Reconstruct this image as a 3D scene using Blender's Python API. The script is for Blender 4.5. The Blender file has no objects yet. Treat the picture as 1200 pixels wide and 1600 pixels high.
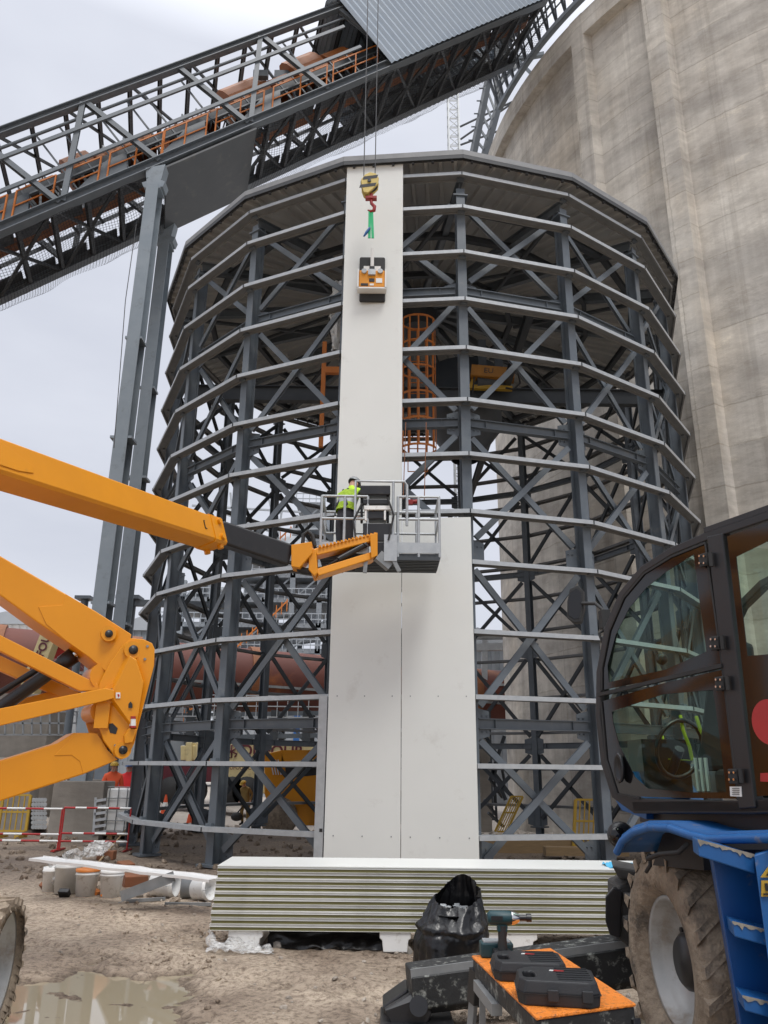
import bpy, bmesh, math, random
from mathutils import Vector, Matrix, noise
R_ = math.radians
V = Vector
S = bpy.context.scene
COL = S.collection
random.seed(7)

# ------------------------------------------------------------------ camera
F, PITCH, ROLL = 1224.1, 0.318236, 0.0111578
cam = bpy.data.objects.new("camera", bpy.data.cameras.new("camera"))
COL.objects.link(cam)
cam.data.sensor_fit = 'VERTICAL'; cam.data.sensor_height = 32; cam.data.lens = F/1600*32
cam.data.clip_end = 2000; cam.data.clip_start = 0.05
cam.matrix_world = Matrix.Translation((0, 0, 1.6)) @ Matrix.Rotation(math.pi/2+PITCH, 4, 'X') @ Matrix.Rotation(ROLL, 4, 'Z')
S.camera = cam
S.render.resolution_x = 768; S.render.resolution_y = 1024

# ------------------------------------------------------------------ world and sun
SUN_EL, SUN_AZ = R_(58), R_(160)          # azimuth measured clockwise from +Y
w = bpy.data.worlds.new("World"); S.world = w; w.use_nodes = True
nt = w.node_tree; N = nt.nodes; L = nt.links; N.clear()
wo = N.new('ShaderNodeOutputWorld'); bg = N.new('ShaderNodeBackground')
sky = N.new('ShaderNodeTexSky'); sky.sky_type = 'NISHITA'; sky.sun_disc = False
sky.sun_elevation = SUN_EL; sky.sun_rotation = SUN_AZ
tc = N.new('ShaderNodeTexCoord'); sp = N.new('ShaderNodeSeparateXYZ')
mr = N.new('ShaderNodeMapRange'); mr.inputs[1].default_value = 0.0; mr.inputs[2].default_value = 1.0
mp = N.new('ShaderNodeMapping'); mp.inputs['Scale'].default_value = (1, 1, 3)
nz = N.new('ShaderNodeTexNoise'); nz.inputs['Scale'].default_value = 2.2; nz.inputs['Detail'].default_value = 6
cr = N.new('ShaderNodeValToRGB')
cr.color_ramp.elements[0].color = (6.5, 6.7, 7.4, 1); cr.color_ramp.elements[0].position = .0
e = cr.color_ramp.elements.new(.74); e.color = (6.9, 7.15, 8.0, 1)
e = cr.color_ramp.elements.new(.88); e.color = (22, 22.3, 23, 1)
cr.color_ramp.elements[-1].color = (34, 34, 34.5, 1); cr.color_ramp.elements[-1].position = 1
mixc = N.new('ShaderNodeMix'); mixc.data_type = 'RGBA'; mixc.blend_type = 'MULTIPLY'; mixc.inputs[0].default_value = 1
cr2 = N.new('ShaderNodeValToRGB')
cr2.color_ramp.elements[0].color = (.88, .89, .91, 1); cr2.color_ramp.elements[0].position = .3
cr2.color_ramp.elements[1].color = (1.08, 1.08, 1.07, 1); cr2.color_ramp.elements[1].position = .7
mix = N.new('ShaderNodeMix'); mix.data_type = 'RGBA'; mix.inputs[0].default_value = .93
L.new(tc.outputs['Generated'], sp.inputs[0]); L.new(sp.outputs['Z'], mr.inputs[0]); L.new(mr.outputs[0], cr.inputs[0])
L.new(tc.outputs['Generated'], mp.inputs[0]); L.new(mp.outputs[0], nz.inputs[0]); L.new(nz.outputs[0], cr2.inputs[0])
L.new(cr.outputs[0], mixc.inputs[6]); L.new(cr2.outputs[0], mixc.inputs[7])
L.new(sky.outputs[0], mix.inputs[6]); L.new(mixc.outputs[2], mix.inputs[7])
L.new(mix.outputs[2], bg.inputs[0]); bg.inputs[1].default_value = 0.1; L.new(bg.outputs[0], wo.inputs[0])
sun = bpy.data.objects.new("sun", bpy.data.lights.new("sun", 'SUN')); COL.objects.link(sun)
sun.data.energy = 1.3; sun.data.angle = R_(18); sun.data.color = (1, .97, .93)
sd = V((math.sin(SUN_AZ)*math.cos(SUN_EL), math.cos(SUN_AZ)*math.cos(SUN_EL), math.sin(SUN_EL)))
sun.rotation_euler = sd.to_track_quat('Z', 'Y').to_euler()
S.view_settings.view_transform = 'Standard'; S.view_settings.look = 'None'
S.view_settings.exposure = 0.15; S.view_settings.gamma = 1

# ------------------------------------------------------------------ measuring helpers (pixel of the 1200x1600 photo -> point)
def ray(x, y):
    c0, s0 = math.cos(ROLL), math.sin(ROLL); a, b = x-600, y-800
    X = a*c0+b*s0; yy = -a*s0+b*c0; c, s = math.cos(PITCH), math.sin(PITCH)
    return V((X/F, c+yy/F*s, s-yy/F*c))
O3 = V((0, 0, 1.6))
def aty(x, y, Y): v = ray(x, y); return O3+v*(Y/v.y)
def atz(x, y, z): v = ray(x, y); return O3+v*((z-1.6)/v.z)
def onpl(x, y, p0, n): v = ray(x, y); return O3+v*((p0-O3).dot(n)/v.dot(n))

# ------------------------------------------------------------------ mesh builder
class MB:
    def __init__(s): s.v = []; s.f = []; s.sm = []; s.mi = []; s.m = 0
    def add(s, vs, fs, smooth=False):
        o = len(s.v); s.v += [V(q) for q in vs]
        for f in fs: s.f.append([i+o for i in f]); s.sm.append(smooth); s.mi.append(s.m)
        return s
    def box(s, c, d, M=None):
        c = V(c); x, y, z = d[0]/2, d[1]/2, d[2]/2
        vs = [V((i*x, j*y, k*z)) for i in (-1, 1) for j in (-1, 1) for k in (-1, 1)]
        if M is not None: vs = [M @ q for q in vs]
        return s.add([c+q for q in vs], [(0, 1, 3, 2), (4, 6, 7, 5), (0, 4, 5, 1), (2, 3, 7, 6), (0, 2, 6, 4), (1, 5, 7, 3)])
    def frame(s, p, q, up=(0, 0, 1)):
        p, q = V(p), V(q); d = (q-p).normalized(); u = V(up)
        if abs(d.dot(u.normalized())) > .98: u = V((1, 0, 0)) if abs(d.x) < .9 else V((0, 1, 0))
        a = d.cross(u).normalized(); b = a.cross(d).normalized()
        return p, q, a, b
    def prof(s, p, q, pts, up=(0, 0, 1), smooth=False, scale=1):
        p, q, a, b = s.frame(p, q, up); n = len(pts)
        vs = [p+a*x+b*y for x, y in pts]+[q+a*x*scale+b*y*scale for x, y in pts]
        s.add(vs, [(i, (i+1) % n, n+(i+1) % n, n+i) for i in range(n)], smooth)
        return s.add(vs, [list(range(n))[::-1], list(range(n, 2*n))])
    def bar(s, p, q, w, h=None, up=(0, 0, 1), scale=1):
        h = h or w
        return s.prof(p, q, [(-w/2, -h/2), (w/2, -h/2), (w/2, h/2), (-w/2, h/2)], up, scale=scale)
    def hbar(s, p, q, w, h, t=.02, up=(0, 0, 1)):   # I section, h along up
        W, H = w/2, h/2; k = t/2
        return s.prof(p, q, [(-W, -H), (W, -H), (W, -H+t), (k, -H+t), (k, H-t), (W, H-t), (W, H), (-W, H), (-W, H-t), (-k, H-t), (-k, -H+t), (-W, -H+t)], up)
    def tube(s, p, q, r, n=10, r2=None):
        pts = [(r*math.cos(2*math.pi*i/n), r*math.sin(2*math.pi*i/n)) for i in range(n)]
        return s.prof(p, q, pts, smooth=True, scale=(r2/r if r2 is not None else 1))
    def path(s, ps, r, n=8):
        ps = [V(q) for q in ps]
        rings = []
        for i, p in enumerate(ps):
            d = (ps[min(i+1, len(ps)-1)]-ps[max(i-1, 0)]).normalized()
            if i == 0: u = V((0, 0, 1)) if abs(d.z) < .9 else V((1, 0, 0))
            a = d.cross(u).normalized(); b = a.cross(d).normalized(); u = b
            rr = r[i] if isinstance(r, (list, tuple)) else r
            rings.append([p+a*rr*math.cos(2*math.pi*k/n)+b*rr*math.sin(2*math.pi*k/n) for k in range(n)])
        vs = [q for g in rings for q in g]
        fs = [(i*n+k, i*n+(k+1) % n, (i+1)*n+(k+1) % n, (i+1)*n+k) for i in range(len(ps)-1) for k in range(n)]
        s.add(vs, fs, True); m = len(ps)-1
        return s.add(vs, [list(range(n))[::-1], [m*n+k for k in range(n)]])
    def prism(s, poly, ext):
        poly = [V(q) for q in poly]; ext = V(ext); n = len(poly)
        vs = poly+[q+ext for q in poly]
        return s.add(vs, [list(range(n))[::-1], list(range(n, 2*n))]+[(i, (i+1) % n, n+(i+1) % n, n+i) for i in range(n)])
    def ring(s, out, inn, ext):
        n = len(out); out = [V(q) for q in out]; inn = [V(q) for q in inn]; ext = V(ext)
        vs = out+inn+[q+ext for q in out]+[q+ext for q in inn]; fs = []
        for i in range(n):
            j = (i+1) % n
            fs += [(i, j, n+j, n+i), (2*n+i, 3*n+i, 3*n+j, 2*n+j), (i, 2*n+i, 2*n+j, j), (n+i, n+j, 3*n+j, 3*n+i)]
        return s.add(vs, fs)
    def lathe(s, p, ax, prof, n=32, smooth=True, closed=False):   # prof: (axial, radius)
        p = V(p); ax = V(ax).normalized(); u = V((0, 0, 1)) if abs(ax.z) < .9 else V((1, 0, 0))
        a = ax.cross(u).normalized(); b = ax.cross(a).normalized(); m = len(prof)
        vs = [p+ax*h+(a*math.cos(2*math.pi*k/n)+b*math.sin(2*math.pi*k/n))*r for h, r in prof for k in range(n)]
        fs = [(i*n+k, i*n+(k+1) % n, ((i+1) % m)*n+(k+1) % n, ((i+1) % m)*n+k) for i in range(m if closed else m-1) for k in range(n)]
        return s.add(vs, fs, smooth)
    def sphere(s, c, r, n=12, m=8, sc=(1, 1, 1), M=None):
        vs = []; fs = []
        for i in range(m+1):
            for k in range(n):
                t, p = math.pi*i/m, 2*math.pi*k/n
                q = V((r*sc[0]*math.sin(t)*math.cos(p), r*sc[1]*math.sin(t)*math.sin(p), r*sc[2]*math.cos(t)))
                vs.append(V(c)+(M @ q if M is not None else q))
        for i in range(m):
            for k in range(n): fs.append((i*n+k, (i+1)*n+k, (i+1)*n+(k+1) % n, i*n+(k+1) % n))
        return s.add(vs, fs, True)
    def build(s, name, mats, parent=None, bevel=0, kind=None, label=None):
        me = bpy.data.meshes.new(name)
        if parent is not None:
            inv = Matrix.Translation(parent_world(parent)).inverted()
            vs = [inv @ q for q in s.v]
        else: vs = s.v
        me.from_pydata([tuple(q) for q in vs], [], s.f)
        mats = mats if isinstance(mats, (list, tuple)) else [mats]
        for m in mats: me.materials.append(m)
        me.polygons.foreach_set('use_smooth', s.sm); me.polygons.foreach_set('material_index', s.mi)
        me.update()
        if bevel or True:
            bm = bmesh.new(); bm.from_mesh(me); bmesh.ops.recalc_face_normals(bm, faces=bm.faces); bm.to_mesh(me); bm.free()
        o = bpy.data.objects.new(name, me); COL.objects.link(o)
        if parent is not None: o.parent = parent
        if bevel:
            b = o.modifiers.new('bevel', 'BEVEL'); b.width = bevel; b.segments = 2; b.limit_method = 'ANGLE'; b.angle_limit = R_(40)
            b.harden_normals = False
        if kind: o['kind'] = kind
        if label: o['label'] = label
        return o
def parent_world(o):
    t = V((0, 0, 0))
    while o is not None: t += o.location; o = o.parent
    return t
def tag(o, label, cat, group=None):
    o['label'] = label; o['category'] = cat
    if group: o['group'] = group
    return o
def thing(name, label, cat, loc=(0, 0, 0), group=None):
    o = bpy.data.objects.new(name, None); COL.objects.link(o); o.location = loc; o.empty_display_size = .2
    return tag(o, label, cat, group)
def dup(root, loc, label=None, rz=0):
    def cp(o, par):
        c = o.copy(); COL.objects.link(c); c.parent = par
        for ch in [q for q in COL.objects if q.parent == o]: cp(ch, c)
        return c
    r = cp(root, None); r.location = loc; r.rotation_euler = (0, 0, rz)
    if label: r['label'] = label
    return r
def text(name, s, size, M, m, parent, ext=.002, bold=0):
    cu = bpy.data.curves.new(name, 'FONT'); cu.body = s; cu.size = size; cu.extrude = ext; cu.align_x = 'CENTER'; cu.align_y = 'CENTER'; cu.offset = bold
    o = bpy.data.objects.new('tmp', cu); COL.objects.link(o)
    dg = bpy.context.evaluated_depsgraph_get(); me = bpy.data.meshes.new_from_object(o.evaluated_get(dg)); me.name = name
    bpy.data.objects.remove(o)
    off = parent_world(parent)
    me.transform(Matrix.Translation(-off) @ M); me.materials.clear(); me.materials.append(m)
    t = bpy.data.objects.new(name, me); COL.objects.link(t); t.parent = parent
    return t
def basis(o, x, y):     # text matrix: x right, y up
    x = V(x).normalized(); y = (V(y)-x*V(y).dot(x)).normalized(); z = x.cross(y)
    return Matrix(((x.x, y.x, z.x, o[0]), (x.y, y.y, z.y, o[1]), (x.z, y.z, z.z, o[2]), (0, 0, 0, 1)))

# ------------------------------------------------------------------ materials
def mat(name, c1, c2=None, rough=.5, metal=0, scale=4, stretch=(1, 1, 1), bump=0, bscale=40, dirt=None, dscale=3, damt=.5, dpos=.55, rvar=.1, coat=0):
    m = bpy.data.materials.new(name); m.use_nodes = True; nt = m.node_tree; N = nt.nodes; L = nt.links
    b = N['Principled BSDF']; c2 = c2 or tuple(x*.8 for x in c1)
    tc = N.new('ShaderNodeTexCoord'); mp = N.new('ShaderNodeMapping'); mp.inputs['Scale'].default_value = stretch
    L.new(tc.outputs['Object'], mp.inputs[0])
    n1 = N.new('ShaderNodeTexNoise'); n1.inputs['Scale'].default_value = scale; n1.inputs['Detail'].default_value = 8; n1.inputs['Roughness'].default_value = .6
    L.new(mp.outputs[0], n1.inputs[0])
    r = N.new('ShaderNodeValToRGB'); r.color_ramp.elements[0].position = .3; r.color_ramp.elements[1].position = .7
    r.color_ramp.elements[0].color = (*c1, 1); r.color_ramp.elements[1].color = (*c2, 1)
    L.new(n1.outputs[0], r.inputs[0]); out = r.outputs[0]
    if dirt:
        n2 = N.new('ShaderNodeTexNoise'); n2.inputs['Scale'].default_value = dscale; n2.inputs['Detail'].default_value = 10; n2.inputs['Roughness'].default_value = .7
        L.new(tc.outputs['Object'], n2.inputs[0])
        k = N.new('ShaderNodeMapRange'); k.inputs[1].default_value = dpos; k.inputs[2].default_value = dpos+.12; k.inputs[4].default_value = damt
        L.new(n2.outputs[0], k.inputs[0])
        mx = N.new('ShaderNodeMix'); mx.data_type = 'RGBA'; L.new(k.outputs[0], mx.inputs[0]); L.new(out, mx.inputs[6]); mx.inputs[7].default_value = (*dirt, 1)
        out = mx.outputs[2]
    L.new(out, b.inputs['Base Color'])
    rr = N.new('ShaderNodeMapRange'); rr.inputs[3].default_value = max(.02, rough-rvar); rr.inputs[4].default_value = min(1, rough+rvar)
    L.new(n1.outputs[0], rr.inputs[0]); L.new(rr.outputs[0], b.inputs['Roughness'])
    b.inputs['Metallic'].default_value = metal
    if coat: b.inputs['Coat Weight'].default_value = coat; b.inputs['Coat Roughness'].default_value = .08
    if bump:
        n3 = N.new('ShaderNodeTexNoise'); n3.inputs['Scale'].default_value = bscale; n3.inputs['Detail'].default_value = 5
        L.new(tc.outputs['Object'], n3.inputs[0]); bp = N.new('ShaderNodeBump'); bp.inputs['Strength'].default_value = bump; bp.inputs['Distance'].default_value = .02
        L.new(n3.outputs[0], bp.inputs['Height']); L.new(bp.outputs[0], b.inputs['Normal'])
    return m
M = {}
M['steel'] = mat('painted_steel', (.085, .103, .122), (.125, .145, .163), .40, 0, 2.5, dirt=(.2, .19, .17), dscale=5, damt=.35, dpos=.58)
M['steel2'] = mat('painted_steel_brace', (.105, .125, .145), (.145, .165, .185), .45, 0, 3)
M['colsteel'] = mat('column_steel', (.19, .225, .255), (.23, .265, .295), .45, 0, 2, dirt=(.12, .13, .13), dscale=3, damt=.4)
M['darksteel'] = mat('dark_steel', (.035, .042, .05), (.055, .063, .07), .5, 0, 3)
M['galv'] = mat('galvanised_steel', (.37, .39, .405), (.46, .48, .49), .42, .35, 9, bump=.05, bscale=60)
M['girtshade'] = mat('girt_web_shade', (.17, .175, .18), (.22, .225, .225), .55, .2, 5)  # darker copy of the galvanised grey: underside shade put into the web colour
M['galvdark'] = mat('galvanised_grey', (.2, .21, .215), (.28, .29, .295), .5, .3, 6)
M['panel'] = mat('panel_white', (.68, .69, .66), (.72, .73, .70), .34, 0, .6, rvar=.08, bump=.25, bscale=1.1, dirt=(.48, .46, .42), dscale=1.6, damt=.35, dpos=.58)
M['core'] = mat('mineral_wool', (.13, .12, .045), (.20, .185, .08), .9, 0, 5, (1, 8, 20), bump=.3, bscale=90)
M['coremetal'] = mat('panel_edge', (.74, .74, .71), (.60, .60, .57), .35, .0, 6, (1, 1, 1))
M['deck'] = mat('roof_deck', (.38, .39, .385), (.46, .46, .45), .5, 0, 2)
M['roofblack'] = mat('roof_trim', (.03, .032, .035), (.05, .052, .055), .5)
M['rooftop'] = mat('roof_edge_grey', (.2, .205, .21), (.26, .265, .27), .5)
M['orange'] = mat('machine_paint', (.73, .28, .002), (.66, .25, .002), .42, 0, 1.5, coat=.05, rvar=.06, dirt=(.42, .15, .01), dscale=3.5, damt=.5, dpos=.62)
M['yellow'] = mat('safety_yellow', (.48, .30, .03), (.38, .24, .03), .6)
M['cream'] = mat('crane_cream', (.66, .55, .28), (.58, .48, .25), .45, dirt=(.2, .16, .1), dscale=3, damt=.5)
M['maroon'] = mat('maroon_paint', (.12, .015, .025), (.09, .012, .02), .4)
M['ochre'] = mat('hoist_yellow_shaded', (.40, .17, .02), (.3, .13, .02), .6)  # hoist yellow with the shade under the roof mixed into its colour
M['cage'] = mat('orange_railing', (.62, .2, .035), (.52, .16, .03), .5)
M['rustbrown'] = mat('rust_brown', (.28, .10, .035), (.18, .07, .03), .7, 0, 3)
M['kiln'] = mat('kiln_shell', (.105, .030, .022), (.15, .045, .03), .7, 0, .5, (1, 1, 1), bump=.2, bscale=4, dirt=(.33, .11, .03), dscale=.3, damt=.7, dpos=.56)
M['black'] = mat('black_paint', (.012, .012, .014), (.02, .02, .022), .35, dirt=(.12, .1, .08), dscale=8, damt=.25, dpos=.6)
M['blackrub'] = mat('black_rubber', (.015, .015, .016), (.03, .03, .03), .7)
M['blue'] = mat('blue_paint', (.014, .11, .32), (.011, .085, .26), .4, coat=.05, dirt=(.25, .2, .14), dscale=9, damt=.8, dpos=.58)
M['mudtyre'] = mat('muddy_tyre', (.17, .13, .095), (.36, .29, .215), .9, 0, 9, bump=.9, bscale=28, dirt=(.05, .045, .04), dscale=5, damt=.75, dpos=.53)
M['rim'] = mat('wheel_rim', (.34, .34, .33), (.46, .455, .44), .4, .25, 5, dirt=(.22, .17, .12), dscale=4, damt=.6, dpos=.5)
M['chrome'] = mat('chrome', (.7, .7, .7), (.6, .6, .6), .15, 1)
M['white'] = mat('white_plastic', (.82, .82, .80), (.76, .76, .74), .45, dirt=(.34, .29, .23), dscale=9, damt=.6, dpos=.56)
M['whitesheet'] = mat('white_sheet', (.78, .78, .77), (.72, .72, .71), .35)
M['redpaint'] = mat('red_paint', (.40, .02, .02), (.32, .02, .02), .45)
M['stickwhite'] = mat('sticker_white', (.75, .75, .73), (.7, .7, .68), .5)
M['hook'] = mat('hook_yellow', (.62, .48, .14), (.5, .38, .1), .5)
M['green'] = mat('sling_green', (.02, .38, .14), (.03, .45, .2), .7)
M['redsteel'] = mat('hook_red', (.32, .015, .015), (.2, .01, .01), .5)
M['hivis'] = mat('hivis_yellow', (.55, .85, .03), (.45, .7, .03), .7)
M['hivis2'] = mat('vest_yellow', (.42, .62, .03), (.25, .38, .03), .8, 0, 9, bump=.6, bscale=22)
M['hiorange'] = mat('hivis_orange', (.75, .1, .03), (.6, .09, .03), .8)
M['hired'] = mat('hivis_red', (.8, .03, .03), (.65, .03, .03), .8)
M['dimvis'] = mat('jacket_cloth', (.42, .50, .03), (.32, .40, .03), .8)
M['cloth'] = mat('dark_cloth', (.03, .032, .04), (.05, .05, .055), .9)
M['cloth2'] = mat('ochre_cloth', (.26, .17, .05), (.18, .12, .04), .9)
M['skin'] = mat('skin', (.5, .28, .2), (.45, .25, .18), .6)
M['plat'] = mat('orange_top', (.85, .25, .025), (.7, .2, .02), .5, 0, 5, bump=.8, bscale=70, dirt=(.15, .08, .05), dscale=40, damt=.7, dpos=.53)
M['case'] = mat('tool_case', (.012, .013, .015), (.022, .023, .026), .55, bump=.1, bscale=150)
M['teal'] = mat('tool_teal', (.005, .045, .055), (.005, .035, .045), .45)
M['bag'] = mat('bin_bag', (.004, .004, .005), (.006, .006, .007), .3, 0, 3, bump=.5, bscale=14)
M['outrig'] = mat('outrigger', (.010, .011, .012), (.022, .023, .024), .6, 0, 6, dirt=(.33, .34, .31), dscale=14, damt=.75, dpos=.54, bump=.2, bscale=40)
M['rebar'] = mat('debris_brown', (.25, .09, .04), (.18, .08, .04), .8)
M['wood'] = mat('wood', (.3, .2, .1), (.22, .15, .08), .8, 0, 5, (1, 1, 10))
M['rope'] = mat('wire_rope', (.05, .05, .055), (.08, .08, .08), .5, .5)
M['tarpblue'] = mat('blue_tarp', (.1, .45, .7), (.08, .38, .6), .4)
M['plant'] = mat('plant_grey', (.2, .225, .25), (.3, .32, .34), .6, 0, .5)
M['plantlight'] = mat('plant_light', (.42, .45, .48), (.34, .37, .4), .6, 0, .4)
M['pebble'] = mat('pebble', (.42, .37, .31), (.22, .19, .16), .85, 0, 3)

def wave(m, scale, direction, strength, dist=.05, rings=False):
    nt = m.node_tree; N = nt.nodes; L = nt.links; b = N['Principled BSDF']
    tc = N.new('ShaderNodeTexCoord'); wv = N.new('ShaderNodeTexWave'); wv.wave_type = 'BANDS'; wv.bands_direction = direction
    wv.inputs['Scale'].default_value = scale; L.new(tc.outputs['Object'], wv.inputs[0])
    bp = N.new('ShaderNodeBump'); bp.inputs['Strength'].default_value = strength; bp.inputs['Distance'].default_value = dist
    L.new(wv.outputs['Fac'], bp.inputs['Height']); L.new(bp.outputs[0], b.inputs['Normal'])

def concrete(name, c1, c2, c3, cyl=False):
    m = bpy.data.materials.new(name); m.use_nodes = True; nt = m.node_tree; N = nt.nodes; L = nt.links; b = N['Principled BSDF']
    tc = N.new('ShaderNodeTexCoord')
    def nz(scale, st, det=8, rough=.6):
        mp = N.new('ShaderNodeMapping'); mp.inputs['Scale'].default_value = st; L.new(tc.outputs['Object'], mp.inputs[0])
        n = N.new('ShaderNodeTexNoise'); n.inputs['Scale'].default_value = scale; n.inputs['Detail'].default_value = det; n.inputs['Roughness'].default_value = rough
        L.new(mp.outputs[0], n.inputs[0]); return n
    def ramp(n, a, ca, bb, cb):
        r = N.new('ShaderNodeValToRGB'); r.color_ramp.elements[0].position = a; r.color_ramp.elements[0].color = ca
        r.color_ramp.elements[1].position = bb; r.color_ramp.elements[1].color = cb; L.new(n.outputs[0], r.inputs[0]); return r
    base = ramp(nz(.22, (1, 1, 2.2)), .35, (*c1, 1), .65, (*c2, 1))
    horiz = nz(.42, (.8, .8, 3.0), 10, .6); hr = ramp(horiz, .38, (.80, .79, .78, 1), .6, (1.08, 1.07, 1.05, 1))
    vert = nz(1.6, (1, 1, .06), 8); vr = ramp(vert, .35, (.84, .83, .82, 1), .6, (1.05, 1.05, 1.05, 1))
    fine = nz(2.2, (1, 1, 1.5), 12, .7); fr = ramp(fine, .3, (.88, .87, .86, 1), .65, (1.05, 1.05, 1.05, 1))
    warm = ramp(nz(.35, (1, 1, .5)), .5, (1, 1, 1, 1), .75, (*c3, 1))
    out = base.outputs[0]
    extra = []
    if cyl:
        sp = N.new('ShaderNodeSeparateXYZ'); L.new(tc.outputs['Object'], sp.inputs[0])
        def mt(op, a, b=None):
            n = N.new('ShaderNodeMath'); n.operation = op
            for i, q in enumerate((a, b)):
                if q is None: continue
                if isinstance(q, (int, float)): n.inputs[i].default_value = q
                else: L.new(q, n.inputs[i])
            return n.outputs[0]
        wob = mt('MULTIPLY', fine.outputs[0], .12)
        zz = mt('ADD', mt('DIVIDE', sp.outputs['Z'], 1.3), wob); aa = mt('DIVIDE', mt('MULTIPLY', mt('ARCTAN2', sp.outputs['Y'], sp.outputs['X']), 16.6), 3.3)
        aa = mt('ADD', aa, mt('MULTIPLY', wob, .4))
        cb = N.new('ShaderNodeCombineXYZ'); L.new(mt('FLOOR', zz), cb.inputs[0]); L.new(mt('FLOOR', aa), cb.inputs[1])
        wn = N.new('ShaderNodeTexWhiteNoise'); wn.noise_dimensions = '3D'; L.new(cb.outputs[0], wn.inputs['Vector'])
        r = N.new('ShaderNodeValToRGB'); r.color_ramp.elements[0].color = (.90, .90, .90, 1); r.color_ramp.elements[1].color = (1.05, 1.045, 1.03, 1); L.new(wn.outputs['Value'], r.inputs[0]); extra.append(r)
        fz_ = mt('FRACT', zz); ln = mt('MULTIPLY', mt('LESS_THAN', fz_, .035), mt('GREATER_THAN', horiz.outputs[0], .46))
        la = mt('LESS_THAN', mt('FRACT', aa), .012); lines = mt('MAXIMUM', ln, mt('MULTIPLY', la, mt('GREATER_THAN', vert.outputs[0], .5)))
        r = N.new('ShaderNodeValToRGB'); r.color_ramp.elements[0].color = (1, 1, 1, 1); r.color_ramp.elements[1].color = (.80, .79, .77, 1); L.new(lines, r.inputs[0]); extra.append(r)
        st = nz(.5, (1.2, 1.2, 2.4), 15, .72); r = ramp(st, .52, (1, 1, 1, 1), .56, (.90, .895, .89, 1)); extra.append(r)
        dr = nz(1.1, (2.2, 2.2, .05), 10, .7); r = ramp(dr, .54, (1, 1, 1, 1), .61, (.88, .875, .87, 1)); extra.append(r)
        pl = nz(.8, (1, 1, 2.0), 15, .75); r = ramp(pl, .60, (1, 1, 1, 1), .63, (1.13, 1.12, 1.09, 1)); extra.append(r)
    for r in (hr, vr, fr, warm, *extra):
        mx = N.new('ShaderNodeMix'); mx.data_type = 'RGBA'; mx.blend_type = 'MULTIPLY'; mx.inputs[0].default_value = 1
        L.new(out, mx.inputs[6]); L.new(r.outputs[0], mx.inputs[7]); out = mx.outputs[2]
    L.new(out, b.inputs['Base Color']); b.inputs['Roughness'].default_value = .9
    bp = N.new('ShaderNodeBump'); bp.inputs['Strength'].default_value = .25; bp.inputs['Distance'].default_value = .05
    ad = N.new('ShaderNodeMath'); ad.operation = 'ADD'; L.new(horiz.outputs[0], ad.inputs[0]); L.new(fine.outputs[0], ad.inputs[1])
    L.new(ad.outputs[0], bp.inputs['Height']); L.new(bp.outputs[0], b.inputs['Normal'])
    return m
M['silo'] = concrete('silo_concrete', (.47, .445, .41), (.60, .575, .53), (1.0, .95, .88), True)
M['conc'] = concrete('plain_concrete', (.22, .205, .185), (.29, .27, .245), (1, .95, .88))

def glass(name, tint, refl=.12):
    m = bpy.data.materials.new(name); m.use_nodes = True; nt = m.node_tree; N = nt.nodes; L = nt.links; N.clear()
    o = N.new('ShaderNodeOutputMaterial'); t = N.new('ShaderNodeBsdfTransparent'); g = N.new('ShaderNodeBsdfGlossy'); mx = N.new('ShaderNodeMixShader')
    t.inputs[0].default_value = (*tint, 1); g.inputs['Roughness'].default_value = .01
    fr = N.new('ShaderNodeLayerWeight'); fr.inputs['Blend'].default_value = .5; pw = N.new('ShaderNodeMath'); pw.operation = 'POWER'; pw.inputs[1].default_value = 4; L.new(fr.outputs['Facing'], pw.inputs[0]); ad = N.new('ShaderNodeMath'); ad.operation = 'MULTIPLY_ADD'; ad.inputs[1].default_value = .38; ad.inputs[2].default_value = refl; L.new(pw.outputs[0], ad.inputs[0])
    L.new(ad.outputs[0], mx.inputs[0]); L.new(t.outputs[0], mx.inputs[1]); L.new(g.outputs[0], mx.inputs[2]); L.new(mx.outputs[0], o.inputs[0])
    return m
M['glass'] = glass('cab_glass', (.80, .89, .84), .012)
def filmmat():
    m = bpy.data.materials.new('plastic_film'); m.use_nodes = True; nt = m.node_tree; N = nt.nodes; L = nt.links; b = N['Principled BSDF']
    b.inputs['Base Color'].default_value = (.62, .62, .61, 1); b.inputs['Roughness'].default_value = .3
    o = N['Material Output']; t = N.new('ShaderNodeBsdfTransparent'); mx = N.new('ShaderNodeMixShader'); n = N.new('ShaderNodeTexNoise'); n.inputs['Scale'].default_value = 9
    r = N.new('ShaderNodeMapRange'); r.inputs[1].default_value = .35; r.inputs[2].default_value = .65; r.inputs[3].default_value = .25; r.inputs[4].default_value = .8
    L.new(n.outputs[0], r.inputs[0]); L.new(r.outputs[0], mx.inputs[0]); L.new(t.outputs[0], mx.inputs[1]); L.new(b.outputs[0], mx.inputs[2]); L.new(mx.outputs[0], o.inputs[0]); return m
M['film'] = filmmat()

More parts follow.
